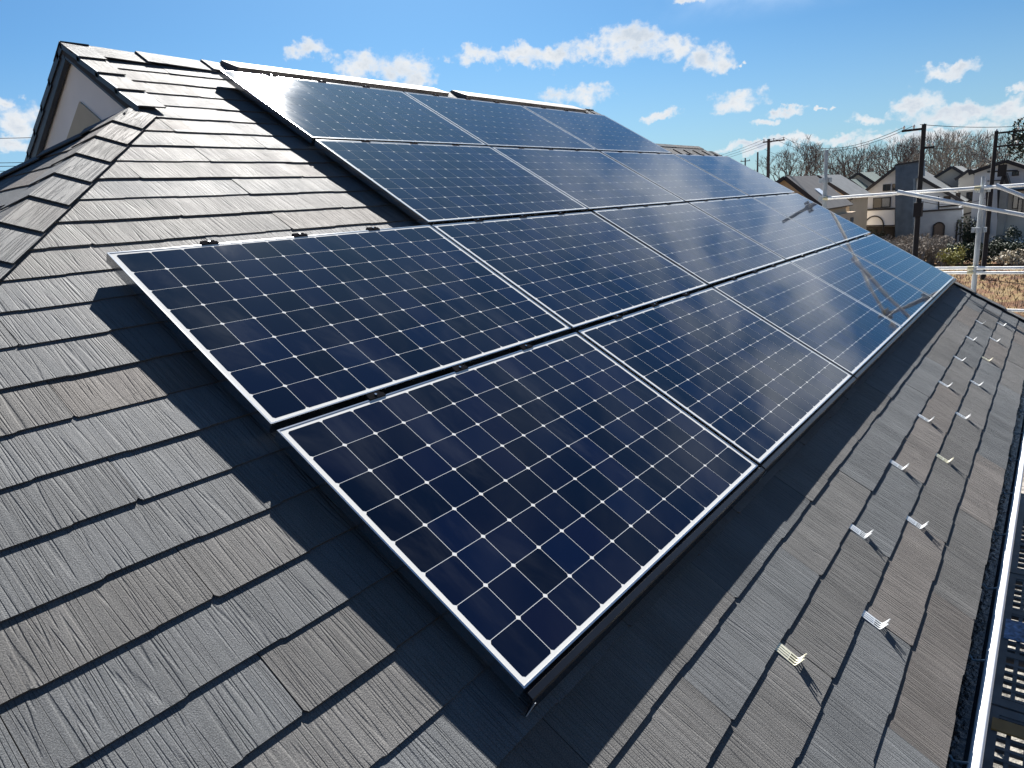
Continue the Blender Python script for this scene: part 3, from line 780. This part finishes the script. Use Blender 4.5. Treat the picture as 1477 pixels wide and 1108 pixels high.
def gable(parent, xf, depth, apex, le, re, wm, rm, tm=M_TRIM, over=.5, base=0.0, wall=True, th=.16):
    A, Lp, Rp = at(*apex, xf), at(*le, xf), at(*re, xf)
    def lift(p, z): return Vector((p.x, p.y, z))
    if wall:
        w = [lift(Lp, base), Lp-Vector((0, 0, .05)), A-Vector((0, 0, .05)), Rp-Vector((0, 0, .05)), lift(Rp, base)]
        mb = MB(); mb.prism(list(reversed(w)), [q+Vector((depth, 0, 0)) for q in reversed(w)]); mb.build('wall', wm, parent)
    mb = MB()
    for e_ in (Lp, Rp):
        d_ = (e_-A).normalized(); n_ = Vector((0, -d_.z, d_.y)); n_ = n_ if n_.z > 0 else -n_
        E_ = e_+d_*over
        a = [A, E_, E_+n_*th, A+n_*th]
        a = [p+Vector((-over, 0, 0)) for p in a]
        mb.prism(a, [p+Vector((depth+2*over, 0, 0)) for p in a], 0)
    rf = mb.build('roof', rm, parent)
    mb = MB()
    for e_ in (Lp, Rp):
        d_ = (e_-A).normalized(); n_ = Vector((0, -d_.z, d_.y)); n_ = n_ if n_.z > 0 else -n_
        E_ = e_+d_*(over+.02)
        a = [A-n_*.16+Vector((-over-.06, 0, 0)), E_-n_*.16+Vector((-over-.06, 0, 0)), E_+n_*(th+.03)+Vector((-over-.06, 0, 0)), A+n_*(th+.03)+Vector((-over-.06, 0, 0))]
        mb.prism(a, [p+Vector((.058, 0, 0)) for p in a], 0)
    mb.build('barge_board', tm, rf)
    return rf
def skylight(parent, px, py, X, w, l, dz):
    p = at(px, py, X); return p
def bx(name, parent, m_, *a):
    mb = MB(); mb.abox(*a); return mb.build(name, m_, parent)

# A: the white house with the slate-blue tower
XA = 95
H = thing('white_house', 'white gabled house with a tall slate blue chimney tower and dark trim', 'house', at(1300, 348, XA))
rfA = gable(H, XA, 10, (1297, 239), (1243, 281), (1384, 288), M_WWHITE, M_RGREY, over=.6)
quad('tower', [(1291, 352), (1291.5, 238.5), (1329, 232), (1329, 254), (1317.5, 258), (1316, 352)], XA-2.2, 2.6, M_TOWER, H)
quad('tower_cap', [(1290, 239.5), (1290, 237.2), (1330, 230.8), (1330, 233)], XA-2.35, 2.9, M_TRIM, H)
quad('balcony_wall', [(1231.5, 326), (1231.5, 305), (1290.5, 302.5), (1290.5, 325.5)], XA-2.0, 1.9, M_WWHITE, H)
quad('balcony_rail', [(1231, 304.6), (1231, 303.0), (1291, 300.4), (1291, 302.4)], XA-2.1, 2.05, M_TRIM, H)
quad('belt_board', [(1244, 326.6), (1244, 325), (1290.5, 324.6), (1290.5, 326.4)], XA-2.06, .05, M_TRIM, H)
mb = MB()                                            # arch ring on the balcony wall
ctr = at(1260.5, 325, XA-2.08); R_ = abs(at(1274, 325, XA-2.08).y-ctr.y)
pts = [(ctr.x, ctr.y+R_*math.cos(a_*PI/16), ctr.z+R_*1.05*math.sin(a_*PI/16)) for a_ in range(17)]
pts = [(ctr.x, ctr.y+R_, ctr.z-1.0)]+pts+[(ctr.x, ctr.y-R_, ctr.z-1.0)]
mb.tube(pts, .075, 6); mb.build('arch_trim', M_TRIM, H)
quad('porch_shade_panel', [(1233, 352), (1233, 327), (1290.5, 327), (1290.5, 352)], XA-.25, .2, M_TRIM, H)  # dark panel standing in for the shade of the open porch
window(H, 1274.5, 267, 1283.5, 274.5, XA, 1)
window(H, 1288, 266, 1291, 274, XA, 0)
window(H, 1260.5, 286.5, 1283.5, 298.5, XA, 1, True)
quad('annexe_wall', [(1316.5, 352), (1316.5, 307), (1388, 302), (1388, 352)], XA-1.2, 1.1, M_WGREY, H)
quad('belt_board', [(1315, 307.3), (1315, 305.2), (1388.5, 300.2), (1388.5, 302.3)], XA-1.35, 1.3, M_TRIM, H)
quad('belt_board', [(1354, 299.5), (1354, 297.6), (1389, 294.8), (1389, 296.6)], XA-.3, .25, M_TRIM, H)
quad('half_timber', [(1353, 305), (1353, 283), (1354.6, 283), (1354.6, 305)], XA-.12, .1, M_TRIM, H)
window(H, 1362, 284, 1370, 291, XA, 1); window(H, 1379.5, 279, 1384, 290, XA, 0)
def arch_door(x0, x1, ytop, ybot, X, m_, name):
    p, q = at(x0, ybot, X), at(x1, ybot, X); c = (p.y+q.y)/2; r_ = (p.y-q.y)/2; zt_ = at((x0+x1)/2, ytop, X).z-r_
    pr = [Vector((X, p.y, .0)), Vector((X, q.y, .0))] + [Vector((X, c-r_*math.cos(a_*PI/10), zt_+r_*math.sin(a_*PI/10))) for a_ in range(11)]
    mb = MB(); mb.prism(pr, [v+Vector((.15, 0, 0)) for v in pr]); o = mb.build(name, m_, H)
    mb = MB(); mb.tube([(X-.02, p.y, 0)]+[(X-.02, c+r_*math.cos(a_*PI/10), zt_+r_*math.sin(a_*PI/10)) for a_ in range(11)]+[(X-.02, q.y, 0)], .09, 6)
    mb.build('arch_trim', M_TRIM, o)
arch_door(1345, 1360, 321, 352, XA-1.32, M_DOOR, 'door'); arch_door(1378.5, 1384, 319, 352, XA-1.32, M_WGREY, 'archway')
def slope_patch(name, parent, px, X, dx, dy, m_, rise):
    p = at(*px, X); mb = MB(); s_ = rise
    a = [p, p+Vector((dx, 0, 0)), p+Vector((dx, -dy, -dy*s_)), p+Vector((0, -dy, -dy*s_))]
    mb.prism([q-Vector((0, 0, .1)) for q in a], [q+Vector((0, 0, .05)) for q in a]); return mb.build(name, m_, parent)
Aa, Ar = at(1297, 239, XA), at(1384, 288, XA); slA = (Aa.z-Ar.z)/(Aa.y-Ar.y)
p = Aa+Vector((3.2, -4.6, -4.6*slA+.30)); mb = MB()
a = [p, p+Vector((1.4, 0, 0)), p+Vector((1.4, -.8, -.8*slA)), p+Vector((0, -.8, -.8*slA))]
mb.prism([q-Vector((0, 0, .12)) for q in a], a); mb.build('skylight', M_SKYL, rfA)
# wall wing further right, beige
H2 = thing('beige_house', 'beige walled house with a pale grey roof, right of the white house', 'house', at(1400, 340, 104))
rf = gable(H2, 104, 9, (1374, 241), (1330, 268), (1426, 272), M_WBEIGE, M_RLIGHT, over=.5)
gable(H2, 100, 10, (1399, 245), (1383, 256), (1436, 271), M_WBEIGE, M_RLIGHT, over=.4, th=.14)
window(H2, 1395, 278, 1402, 290, 100, 1); quad('half_timber', [(1387, 287), (1387, 285), (1408, 283.5), (1408, 285.5)], 99.9, .08, M_TRIM, H2)
quad('half_timber', [(1388, 311), (1388, 309), (1404, 305), (1404, 307)], 99.9, .08, M_TRIM, H2)
# E: far right timbered gable and its lower wing
XE = 88
H3 = thing('timbered_house', 'white house with dark crossed timbers in its gable, at the right edge of the photo', 'house', at(1460, 340, XE))
rf = gable(H3, XE, 11, (1451, 232.5), (1406, 248), (1500, 249), M_WWHITE, M_RBROWN, over=.5)
quad('half_timber', [(1424, 249), (1424, 247), (1468, 245), (1468, 247)], XE-.12, .1, M_TRIM, H3)
quad('half_timber', [(1447, 246), (1447, 236), (1448.2, 236), (1448.2, 246)], XE-.12, .1, M_TRIM, H3)
quad('half_timber', [(1424, 262), (1424, 260.6), (1446, 259.4), (1446, 260.8)], XE-.12, .1, M_TRIM, H3)
window(H3, 1461, 248.5, 1468.5, 252.5, XE, 1)
gable(H3, XE-3, 3, (1449, 250), (1443.5, 267), (1454.5, 267), M_RLIGHT, M_RGREY, over=.15, th=.1)
for i, (x0, x1) in enumerate(((1422, 1427.5), (1438.5, 1443))):
    quad('corner_board', [(x0, 338), (x0, 274), (x1, 274), (x1, 338)], XE-.14, .12, M_TRIM, H3)
quad('lower_wall', [(1446, 338), (1446, 278), (1490, 274), (1490, 338)], XE-1.0, .9, M_WBEIGE, H3)
quad('lower_eave', [(1444, 278), (1444, 275.5), (1492, 271), (1492, 274)], XE-1.6, 1.5, M_TRIM, H3)
window(H3, 1470, 288, 1479, 306, XE-1.0, 1); window(H3, 1463, 280, 1467, 300, XE-1.0, 0)
# B: brown-grey roofs at the left of the scaffold
XB = 66
H4 = thing('tan_house', 'tan walled house under a dark grey roof with a skylight, just past the panel edge', 'house', at(1190, 330, XB))
rf = gable(H4, XB, 9, (1134, 256.5), (1085, 290), (1187, 298), M_WTAN, M_RBROWN, over=.5)
Ba, Br = at(1134, 256.5, XB), at(1187, 298, XB); slB = (Ba.z-Br.z)/(Ba.y-Br.y)
p = Ba+Vector((3.0, -1.7, -1.7*slB+.30)); mb = MB(); a = [p, p+Vector((1.6, 0, 0)), p+Vector((1.6, -.7, -.7*slB)), p+Vector((0, -.7, -.7*slB))]
mb.prism([q-Vector((0, 0, .12)) for q in a], a); mb.build('skylight', M_SKYL, rf)
p, q = at(1196, 330, XB+5), at(1196, 330, XB+8)
H4w = Br.y
bx('wall', H4, M_WTAN, XB+1, XB+10, Br.y-.6, Br.y+.2, 0, Br.z-.9)
for dx in (1.6, 4.2, 6.8):
    f = bx('window', H4, M_TRIM, XB+1+dx, XB+2.1+dx, Br.y-.66, Br.y-.605, Br.z-2.6, Br.z-1.4); bx('pane', f, M_GLASS, XB+1.08+dx, XB+2.02+dx, Br.y-.68, Br.y-.662, Br.z-2.52, Br.z-1.48)
XB2 = 82
H5 = thing('grey_roofed_house', 'house with a blue grey roof behind the tan house, left of the white house', 'house', at(1210, 330, XB2))
gable(H5, XB2, 9, (1180, 254.5), (1140, 280), (1226, 283), M_WTAN, M_RGREY, over=.5)
window(H5, 1196, 290, 1204, 300, XB2, 1); window(H5, 1222, 286, 1226, 296, XB2, 0)
XC = 108
H6 = thing('green_roofed_house', 'house with a grey green roof between the grey roofs and the white house', 'house', at(1240, 320, XC))
gable(H6, XC, 8, (1239.5, 250), (1218, 264), (1268, 268), M_WBEIGE, M_RGREEN, over=.5)
gable(H6, XC-4, 4, (1226, 260), (1208, 273), (1250, 277), M_WBEIGE, M_RGREEN, over=.4)

# ------------------------------------------------------------------ poles and wires
M_POLE = mat('dark_concrete_pole', (.014, .015, .018), .8, var=(2, .2))
M_POLEG = mat('weathered_steel_pole', (.10, .10, .105), .6, var=(2, .2))
M_INS = mat('white_insulator', (.7, .7, .68), .4)
M_WIRE = mat('black_wire', (.03, .03, .034), .95, 0, 0.0)
def upole(px, py, X, r, label, arms, m_=M_POLE, boxes=()):
    t = at(px, py, X); o = thing('utility_pole', label, 'utility pole', (t.x, t.y, 0), 'utility poles along the street')
    mb = MB(); mb.tube([(t.x, t.y, 0), (t.x, t.y, t.z)], [r, r*.72], 10); mb.build('shaft', m_, o, smooth=True)
    for (dz, l0, l1) in arms:
        mb = MB(); z = t.z-dz; mb.abox(t.x-.06, t.x+.06, t.y-l1, t.y+l0, z-.06, z+.06); ar = mb.build('crossarm', m_, o)
        n = 3
        for i in range(n):
            y = t.y-l1+.1+(l0+l1-.2)*i/(n-1); mb = MB(); mb.tube([(t.x, y, z+.06), (t.x, y, z+.2), (t.x, y, z+.28)], [.03, .07, .03], 8); mb.build('insulator', M_INS, ar)
    for (dz, dy, w_, h_) in boxes:
        mb = MB(); mb.abox(t.x-.25, t.x+.25, t.y+dy-w_/2, t.y+dy+w_/2, t.z-dz-h_, t.z-dz); mb.build('transformer', m_, o)
    return t
tA = upole(1333, 179, 46, .165, 'tall dark utility pole in front of the white house', [(.25, 1.1, .1), (1.3, .1, .6)], boxes=[(4.3, 0.0, .42, .8)])
tB = upole(1437.4, 189, 60, .17, 'dark utility pole with square crossarm frame near the right edge', [(.15, .1, 2.6), (1.05, .1, 2.6)], boxes=[(2.3, -.55, .5, .8)])
mb = MB(); mb.tube([(60, tB.y-2.6, 0), (60, tB.y-2.6, tB.z+.1)], [.17, .12], 8); o = bpy.data.objects
e_ = thing('utility_pole', 'dark utility pole just past the right edge, joined to the crossarm frame', 'utility pole', (60, tB.y-2.6, 0), 'utility poles along the street'); mb.build('shaft', M_POLE, e_)
mb = MB(); mb.abox(59.95, 60.05, tB.y-1.05, tB.y-.95, tB.z-1.0, tB.z-.2); mb.build('brace', M_POLE, e_)
tC = upole(1108.8, 200.5, 70, .20, 'brown utility pole with a crossarm, left of the bare round tree', [(.25, .55, 1.5)], m_=mat('brown_pole', (.07, .052, .048), .8))
tD = upole(1093, 219.5, 62, .10, 'thin plain steel pole rising beside the brown pole', [], m_=M_POLEG)
tE = upole(1075, 228, 120, .16, 'small distant pole with a short crossarm, above the panel edge', [(.5, .8, .8)], m_=M_POLEG)
def wire(a, b, sag, label, n=14, r=.016):
    pts = [Vector(a).lerp(Vector(b), i/n)-Vector((0, 0, sag*4*(i/n)*(1-i/n))) for i in range(n+1)]
    mb = MB(); mb.tube(pts, r, 4); o = mb.build('power_line', M_WIRE, origin=a); return tag(o, label, 'power line', 'power lines of the street')
wire((46, tA.y+1.0, tA.z-.05), (70, tC.y-1.4, tC.z+.0), 1.1, 'power line sagging from the tall dark pole to the brown pole, outer strand')
wire((46, tA.y+.5, tA.z-.02), (70, tC.y-.5, tC.z), 1.3, 'power line sagging from the tall dark pole to the brown pole, middle strand')
wire((46, tA.y, tA.z-1.1), (70, tC.y+.4, tC.z-.9), 1.2, 'lower power line between the tall dark pole and the brown pole')
for i, dy in enumerate((.5, -.5, -1.4)):
    q = at(985, 232+i*4, 130); wire((70, tC.y+dy, tC.z), q, .6, ('upper', 'middle', 'lower')[i]+' power line going left from the brown pole behind the roof')
q = at(1560, 172, 60)
wire((46, tA.y+.2, tA.z), q, .3, 'highest power line going right from the tall dark pole')
wire((46, tA.y, tA.z-1.2), (60, tB.y, tB.z-.1), .5, 'power line between the tall dark pole and the square framed pole')
wire((46, tA.y, tA.z-4.2), (60, tB.y, tB.z-4.4), .4, 'low power line crossing in front of the houses at right')
def atY(px, py, Y): r_ = ray(px, py); return CAM+r_*((Y-CAM.y)/r_.y)
for i, y in enumerate((196.5, 232, 237, 244)):
    a, b = atY(-60, y+3, 60), atY(120, y-2, 60); wire(a, b, .1, ('top', 'second', 'third', 'lowest')[i]+' of the four power lines left of the white gable', r=.02)

# ------------------------------------------------------------------ plants
M_BARK = mat('grey_brown_bark', (.085, .074, .070), .9, var=(2, .25))
M_TWIG = mat('brown_twigs', (.105, .086, .078), .9, var=(.6, .3))
M_TWIGP = mat('pale_twigs', (.20, .175, .15), .9, var=(.6, .3))
M_HEDGE = mat('dark_hedge_leaf', (.020, .036, .018), .7, var=(3, .5))
M_EVER = mat('dark_evergreen_leaf', (.030, .042, .024), .7, var=(2, .5))
M_YELLOW = mat('yellow_green_leaf', (.26, .25, .07), .7, var=(3, .45))
M_PALE = mat('pale_dry_leaf', (.42, .38, .30), .8, var=(3, .4))
M_STRAW = mat('dry_straw', (.155, .105, .062), .9, var=(2, .5))
def branches(seed, H_, spread, depth=6, r0=.26, trunk=.22, droop=0.0):
    r = random.Random(seed); segs = []
    def grow(p, d, L, rad, k):
        n = 3 if k > 2 else 2; q = p
        for i in range(n):
            d = (d + Vector((r.gauss(0, .13), r.gauss(0, .13), r.gauss(0.05, .10)))).normalized()
            e = q + d*(L/n); ra, rb = rad*(1-.3*i/n), rad*(1-.3*(i+1)/n); segs.append((q, e, ra, rb, k)); q = e
            if k > 1 and i < n-1 and r.random() < .55:
                side = (d + Vector((r.gauss(0, .8), r.gauss(0, .8), r.gauss(.1, .4)))).normalized(); grow(q, side, L*r.uniform(.45, .65), rb*.55, k-2 if k > 2 else 0)
        if k <= 0: return
        m_ = r.choice((2, 3, 3)) if k > 1 else r.choice((2, 3, 4))
        for i in range(m_):
            a_ = 2*PI*(i+r.random()*.7)/m_; s_ = spread*r.uniform(.6, 1.25)
            ax = d.orthogonal().normalized(); ay = d.cross(ax)
            nd_ = (d + (ax*math.cos(a_)+ay*math.sin(a_))*s_ + Vector((0, 0, .16-droop))).normalized()
            grow(q, nd_, L*r.uniform(.66, .86), rad*.62, k-1)
    grow(Vector((0, 0, 0)), Vector((0, 0, 1)), H_*trunk, r0, depth)
    top = max(s[1].z for s in segs); f = H_/top
    return [(a*f, b*f, ra*f, rb*f, k) for a, b, ra, rb, k in segs]
def seg_mb(segs, sel, minr=.012, sides=3):
    mb = MB()
    for a, b, ra, rb, k in segs:
        if not sel(k): continue
        mb.tube([a, b], [max(ra, minr), max(rb, minr)], 5 if k > 3 else sides, caps=False)
    return mb
def tree(seed, px, ybase_X, ytop, label, spread=.62, depth=6, m_=M_TWIG, r0=.26, group='bare trees behind the houses', minr=.016):
    X = ybase_X; top = at(px, ytop, X); h = top.z
    segs = branches(seed, h, spread, depth, r0)
    o = thing('bare_tree', label, 'tree', (X, top.y, 0), group)
    a = seg_mb(segs, lambda k: k >= depth-1).build('trunk', M_BARK, None); a.parent = o
    b = seg_mb(segs, lambda k: k < depth-1, minr).build('crown', m_, None); b.parent = o
    return o
t1 = tree(3, 1156, 112, 193, 'bare round crowned tree standing alone left of the first scaffold post', .60, 7, M_TWIG, .34)
t2 = tree(5, 1222, 125, 206, 'bare tree just right of the first scaffold post', .6, 6)
t3 = tree(8, 1258, 122, 199, 'broad bare tree above the green roofed house', .66, 6)
t4 = tree(12, 1296, 126, 194, 'bare tree behind the chimney tower', .5, 6)
t5 = tree(15, 1350, 118, 184, 'tall pale bare tree right of the tall dark pole', .45, 7, M_TWIGP)
t6 = tree(19, 1392, 122, 189, 'pale bare tree behind the pale grey roofs', .46, 6, M_TWIGP)
t7 = tree(23, 1452, 112, 183, 'bare tree behind the square framed utility pole', .62, 7)
def copy_tree(src, px, X, ytop, label, rz):
    top = at(px, ytop, X); h0 = max((c.matrix_local @ Vector(v))[2] for c in src.children for v in c.bound_box)
    r = dup(src, 'bare_tree', (0, 0, 0), label, 'bare trees behind the houses'); r.location = (X, top.y, 0); s_ = top.z/h0; r.scale = (s_,)*3; r.rotation_euler = (0, 0, rz)
copy_tree(t2, 1320, 132, 192, 'bare tree between the chimney tower and the tall dark pole', 1.1)
copy_tree(t3, 1276, 140, 203, 'smaller bare tree left of the chimney tower', 2.3)
copy_tree(t4, 1420, 128, 205, 'low bare tree left of the square framed pole', .7)
copy_tree(t6, 1373, 134, 187, 'bare tree in the middle of the pale crowns', 2.9)
copy_tree(t7, 1240, 150, 214, 'distant bare tree over the grey roofs', 3.3)
# the wooded slope: one brown mass of twigs
def wood():
    protos = [seg_mb(branches(40+i, 9.5, .7, 5, .20), lambda k: True, .03) for i in range(3)]
    big = MB(); r = random.Random(9)
    for i in range(85):
        X = r.uniform(132, 185); px = r.uniform(1212, 1540); y = at(px, 300, X).y; s_ = r.uniform(.42, .66)*(1.0 + .28*max(0, (px-1250)/230)); q = protos[i % 3]; c, sn = math.cos(i), math.sin(i)
        big.v.extend([])
        base = len(big.v); big.v.extend([(X+s_*(x*c-y_*sn), y+s_*(x*sn+y_*c), s_*z) for x, y_, z in q.v])
        big.f.extend([[j+base for j in f] for f in q.f]); big.mi.extend(q.mi); big.uv.extend(q.uv); big.col.extend(q.col)
    tag(big.build('woodland', M_TWIG), 'brown leafless woodland behind the houses', 'woodland', kind='stuff')
wood()
def leaves(mb, c, rad, n, size, r, box=False, lumpy=.35):
    lobes = [(Vector((r.gauss(0, .45), r.gauss(0, .45), r.gauss(.1, .4))), r.uniform(.45, .8)) for _ in range(7)]
    for _ in range(n):
        if box: p = Vector((r.uniform(-1, 1), r.uniform(-1, 1), r.uniform(-1, 1))); p = p*max(.75, min(1, r.random()**.2)) 
        else:
            lc, lr = r.choice(lobes); d_ = Vector((r.gauss(0, 1), r.gauss(0, 1), r.gauss(0, 1))).normalized()*lr*(r.random()**.4); p = lc+d_
        q = Vector((c[0]+p.x*rad[0], c[1]+p.y*rad[1], max(.02, c[2]+p.z*rad[2])))
        a = Vector((r.gauss(0, 1), r.gauss(0, 1), r.gauss(0, 1))).normalized(); b = a.orthogonal().normalized(); e = a.cross(b); s_ = size*r.uniform(.6, 1.4)
        mb.face([q+b*s_, q+e*s_*.6, q-b*s_, q-e*s_*.6])
def hedge():
    XH = 71; y0, y1 = at(1364, 370, XH).y, at(1500, 370, XH).y; r = random.Random(2)
    o = thing('hedge', 'long clipped dark green hedge in front of the street', 'hedge', (XH, (y0+y1)/2, 0))
    mb = MB()
    for i in range(26):
        f = (i+.5)/26; leaves(mb, (XH, y0+(y1-y0)*f, .95), (.65, abs(y1-y0)/52*1.15, .92+r.uniform(-.06, .06)), 320, .085, r, True)
    mb.build('foliage', M_HEDGE, o)
    mb = MB()
    for i in range(13):
        y = y0+(y1-y0)*(i+.5)/13; mb.tube([(XH, y, 0), (XH, y, 1.4)], [.03, .015], 5)
    mb.build('stem', M_BARK, o)
hedge()
def shrub(name, label, c, rad, n, size, m_, seed, group=None):
    r = random.Random(seed); o = thing(name, label, 'shrub', (c[0], c[1], 0), group)
    mb = MB(); leaves(mb, c, rad, n, size, r); mb.build('foliage', m_, o)
    mb = MB()
    for i in range(7):
        a_ = r.uniform(0, 2*PI); mb.tube([(c[0], c[1], 0), (c[0]+math.cos(a_)*rad[0]*.5, c[1]+math.sin(a_)*rad[1]*.5, c[2]+rad[2]*.3)], [.03, .01], 4)
    mb.build('stem', M_BARK, o)
q = gnd(1367, 386); shrub('shrub', 'yellow green leafy shrub beside the left end of the dark hedge', (q.x, q.y, .85), (.75, .95, .8), 900, .085, M_YELLOW, 4)
q = gnd(1462, 384); shrub('shrub', 'pale dry flowering shrub in front of the hedge at right', (q.x, q.y, .75), (.6, .9, .75), 520, .09, M_PALE, 6)
q = gnd(1445, 384); shrub('shrub', 'small pale dry shrub left of the other pale shrub before the hedge', (q.x, q.y, .5), (.5, .7, .5), 260, .085, M_PALE, 7)
q = at(1474, 210, 76); shrub('evergreen_tree', 'dark evergreen tree at the right edge of the photo', (76, q.y-2.4, 8.0), (2.2, 2.2, 4.0), 7000, .12, M_EVER, 8)
q = gnd(1405, 352); shrub('shrub', 'dark green garden bush at the right corner of the white house', (88, at(1400, 340, 88).y, 1.6), (.9, 1.0, 2.0), 1300, .12, M_EVER, 10)
shrub('shrub', 'green garden plants in the porch of the white house', (91.5, at(1262, 335, 91.5).y, .8), (.6, 1.2, 1.2), 700, .10, M_EVER, 12)
shrub('shrub', 'green bush by the driveway left of the parked car', (84.5, at(1440, 345, 84.5).y, .6), (.6, 1.0, .7), 600, .09, M_EVER, 13)
# small clipped tree by the driveway
q = at(1462, 345, 83); o = thing('small_tree', 'small round topped tree on the pale driveway', 'tree', (83, q.y, 0))
mb = MB(); mb.tube([(83, q.y, 0), (83, q.y, 1.2)], [.08, .06], 8); mb.build('trunk', M_BARK, o)
mb = MB(); leaves(mb, (83, q.y, 1.6), (.55, .6, .7), 600, .08, random.Random(3)); mb.build('crown', M_HEDGE, o)
# brown brush in front of the white house and dry grass over the field
def brush():
    protos = [seg_mb(branches(70+i, 1.7, .8, 4, .05, .12), lambda k: True, .010) for i in range(3)]
    big = MB(); r = random.Random(19)
    for i in range(150):
        px, py = r.uniform(1262, 1366), r.uniform(362, 386); q0 = gnd(px, py)
        if q0.x > 84: q0 = gnd(px, 366)
        s_ = r.uniform(.6, 1.25); q = protos[i % 3]; c, sn = math.cos(i*1.7), math.sin(i*1.7); base = len(big.v)
        big.v.extend([(q0.x+s_*(x*c-y_*sn), q0.y+s_*(x*sn+y_*c), s_*z) for x, y_, z in q.v])
        big.f.extend([[j+base for j in f] for f in q.f]); big.mi.extend(q.mi); big.uv.extend(q.uv); big.col.extend(q.col)
    tag(big.build('brush', M_TWIGP), 'tangled brown brush in front of the white house', 'brush', kind='stuff')
brush()
def dry_grass():
    mb = MB(); r = random.Random(29)
    for i in range(9000):
        X = r.uniform(20, 68); y = r.uniform(-3.5, 12)*(X/60)+r.uniform(-1, 1); h = r.uniform(.08, .35); a_ = r.uniform(0, 2*PI); w_ = .02*X/40
        q = Vector((X, y, .005)); e = Vector((math.cos(a_), math.sin(a_), 0))*w_; l = Vector((r.gauss(0, .35)*h, r.gauss(0, .35)*h, h))
        mb.face([q-e, q+e, q+l])
    tag(mb.build('dry_grass', M_STRAW), 'dry brown grass tufts over the field', 'grass', kind='stuff')
dry_grass()

# ------------------------------------------------------------------ vehicles by the houses
M_CAR = mat('black_car_paint', (.008, .009, .012), .18, 0, .5, coat=1.0)
M_TYRE = mat('tyre_rubber', (.012, .012, .012), .8)
M_RIM = mat('wheel_metal', (.5, .5, .52), .3, .9)
M_LAMP = mat('lamp_glass', (.75, .76, .78), .1, 0, .8)
M_SCOOT = mat('pale_blue_paint', (.45, .52, .62), .3, coat=.6)
def car(x, y, label):
    o = thing('parked_car', label, 'car', (x, y, 0))
    def prof(pts, y0, y1, name, m_, par=o, ins=0):
        a = [Vector((x+px_, y+y0, z)) for px_, z in pts]; b = [Vector((x+px_, y+y1, z)) for px_, z in pts]
        mb = MB(); mb.prism(a, b); ob = mb.build(name, m_, par); bv = ob.modifiers.new('Bevel', 'BEVEL'); bv.width = .07; bv.segments = 3; bv.limit_method = 'ANGLE'; return ob
    prof([(-2.0, .32), (2.0, .32), (2.05, .75), (1.9, .95), (-1.2, 1.0), (-1.95, .82), (-2.08, .6)], -.84, .84, 'body', M_CAR)
    prof([(-1.25, .98), (1.75, .95), (1.35, 1.48), (.6, 1.56), (-.35, 1.52)], -.74, .74, 'cabin', M_CAR)
    for sg in (-1, 1):
        for (a0, a1) in ((-.85, -.05), (.05, .9)):
            mb = MB(); yy = y+sg*.742
            pr = [Vector((x+a0, yy, 1.03)), Vector((x+a1, yy, 1.03)), Vector((x+a1-.12, yy, 1.42)), Vector((x+a0+.28, yy, 1.42))]
            if sg > 0: pr.reverse()
            mb.prism(pr, [q+Vector((0, sg*.012, 0)) for q in pr]); mb.build('side_window', M_GLASS, o)
    mb = MB(); pr = [Vector((x-1.17, y-.62, 1.06)), Vector((x-1.17, y+.62, 1.06)), Vector((x-.47, y+.56, 1.46)), Vector((x-.47, y-.56, 1.46))]
    mb.prism(pr, [q+Vector((-.02, 0, .02)) for q in pr]); mb.build('windscreen', M_GLASS, o)
    for sg in (-1, 1):
        mb = MB(); mb.abox(x-2.09, x-2.0, y+sg*.55-.16, y+sg*.55+.16, .62, .78); mb.build('headlight', M_LAMP, o)
        for wx in (-1.3, 1.25):
            mb = MB(); mb.tube([(x+wx, y+sg*.68, .31), (x+wx, y+sg*.86, .31)], .31, 20); w_ = mb.build('wheel', M_TYRE, o)
            mb = MB(); mb.tube([(x+wx, y+sg*.861, .31), (x+wx, y+sg*.868, .31)], .19, 16); mb.build('rim', M_RIM, w_)
car(90.5, at(1472, 335, 90.5).y, 'black parked car beside the timbered house at the right edge')
def scooter(x, y, label):
    o = thing('motor_scooter', label, 'scooter', (x, y, 0))
    for dy in (.6, -.6):
        mb = MB(); mb.tube([(x-.05, y+dy, .24), (x+.05, y+dy, .24)], .24, 18); w_ = mb.build('wheel', M_TYRE, o); mb = MB(); mb.tube([(x-.055, y+dy, .24), (x-.051, y+dy, .24)], .13, 12); mb.build('rim', M_RIM, w_)
    pr = [(.62, .45), (.30, .32), (-.1, .30), (-.35, .38), (-.85, .55), (-.80, .75), (-.2, .72), (-.05, .42), (.25, .42), (.42, .95), (.52, .95)]
    a = [Vector((x-.15, y+py_, z)) for py_, z in pr]; mb = MB(); mb.prism(a, [q+Vector((.3, 0, 0)) for q in a]); mb.build('body', M_SCOOT, o)
    mb = MB(); mb.abox(x-.14, x+.14, y-.75, y-.12, .74, .84); mb.build('seat', M_TYRE, o)
    mb = MB(); mb.tube([(x-.32, y+.36, 1.0), (x, y+.44, 1.03), (x+.32, y+.36, 1.0)], .02, 6); mb.build('handlebar', M_RIM, o)
    mb = MB(); mb.tube([(x, y+.5, .9), (x, y+.57, .9)], .08, 10); mb.build('headlight', M_LAMP, o)
scooter(85.5, at(1443, 340, 85.5).y, 'pale blue motor scooter parked near the timbered house')
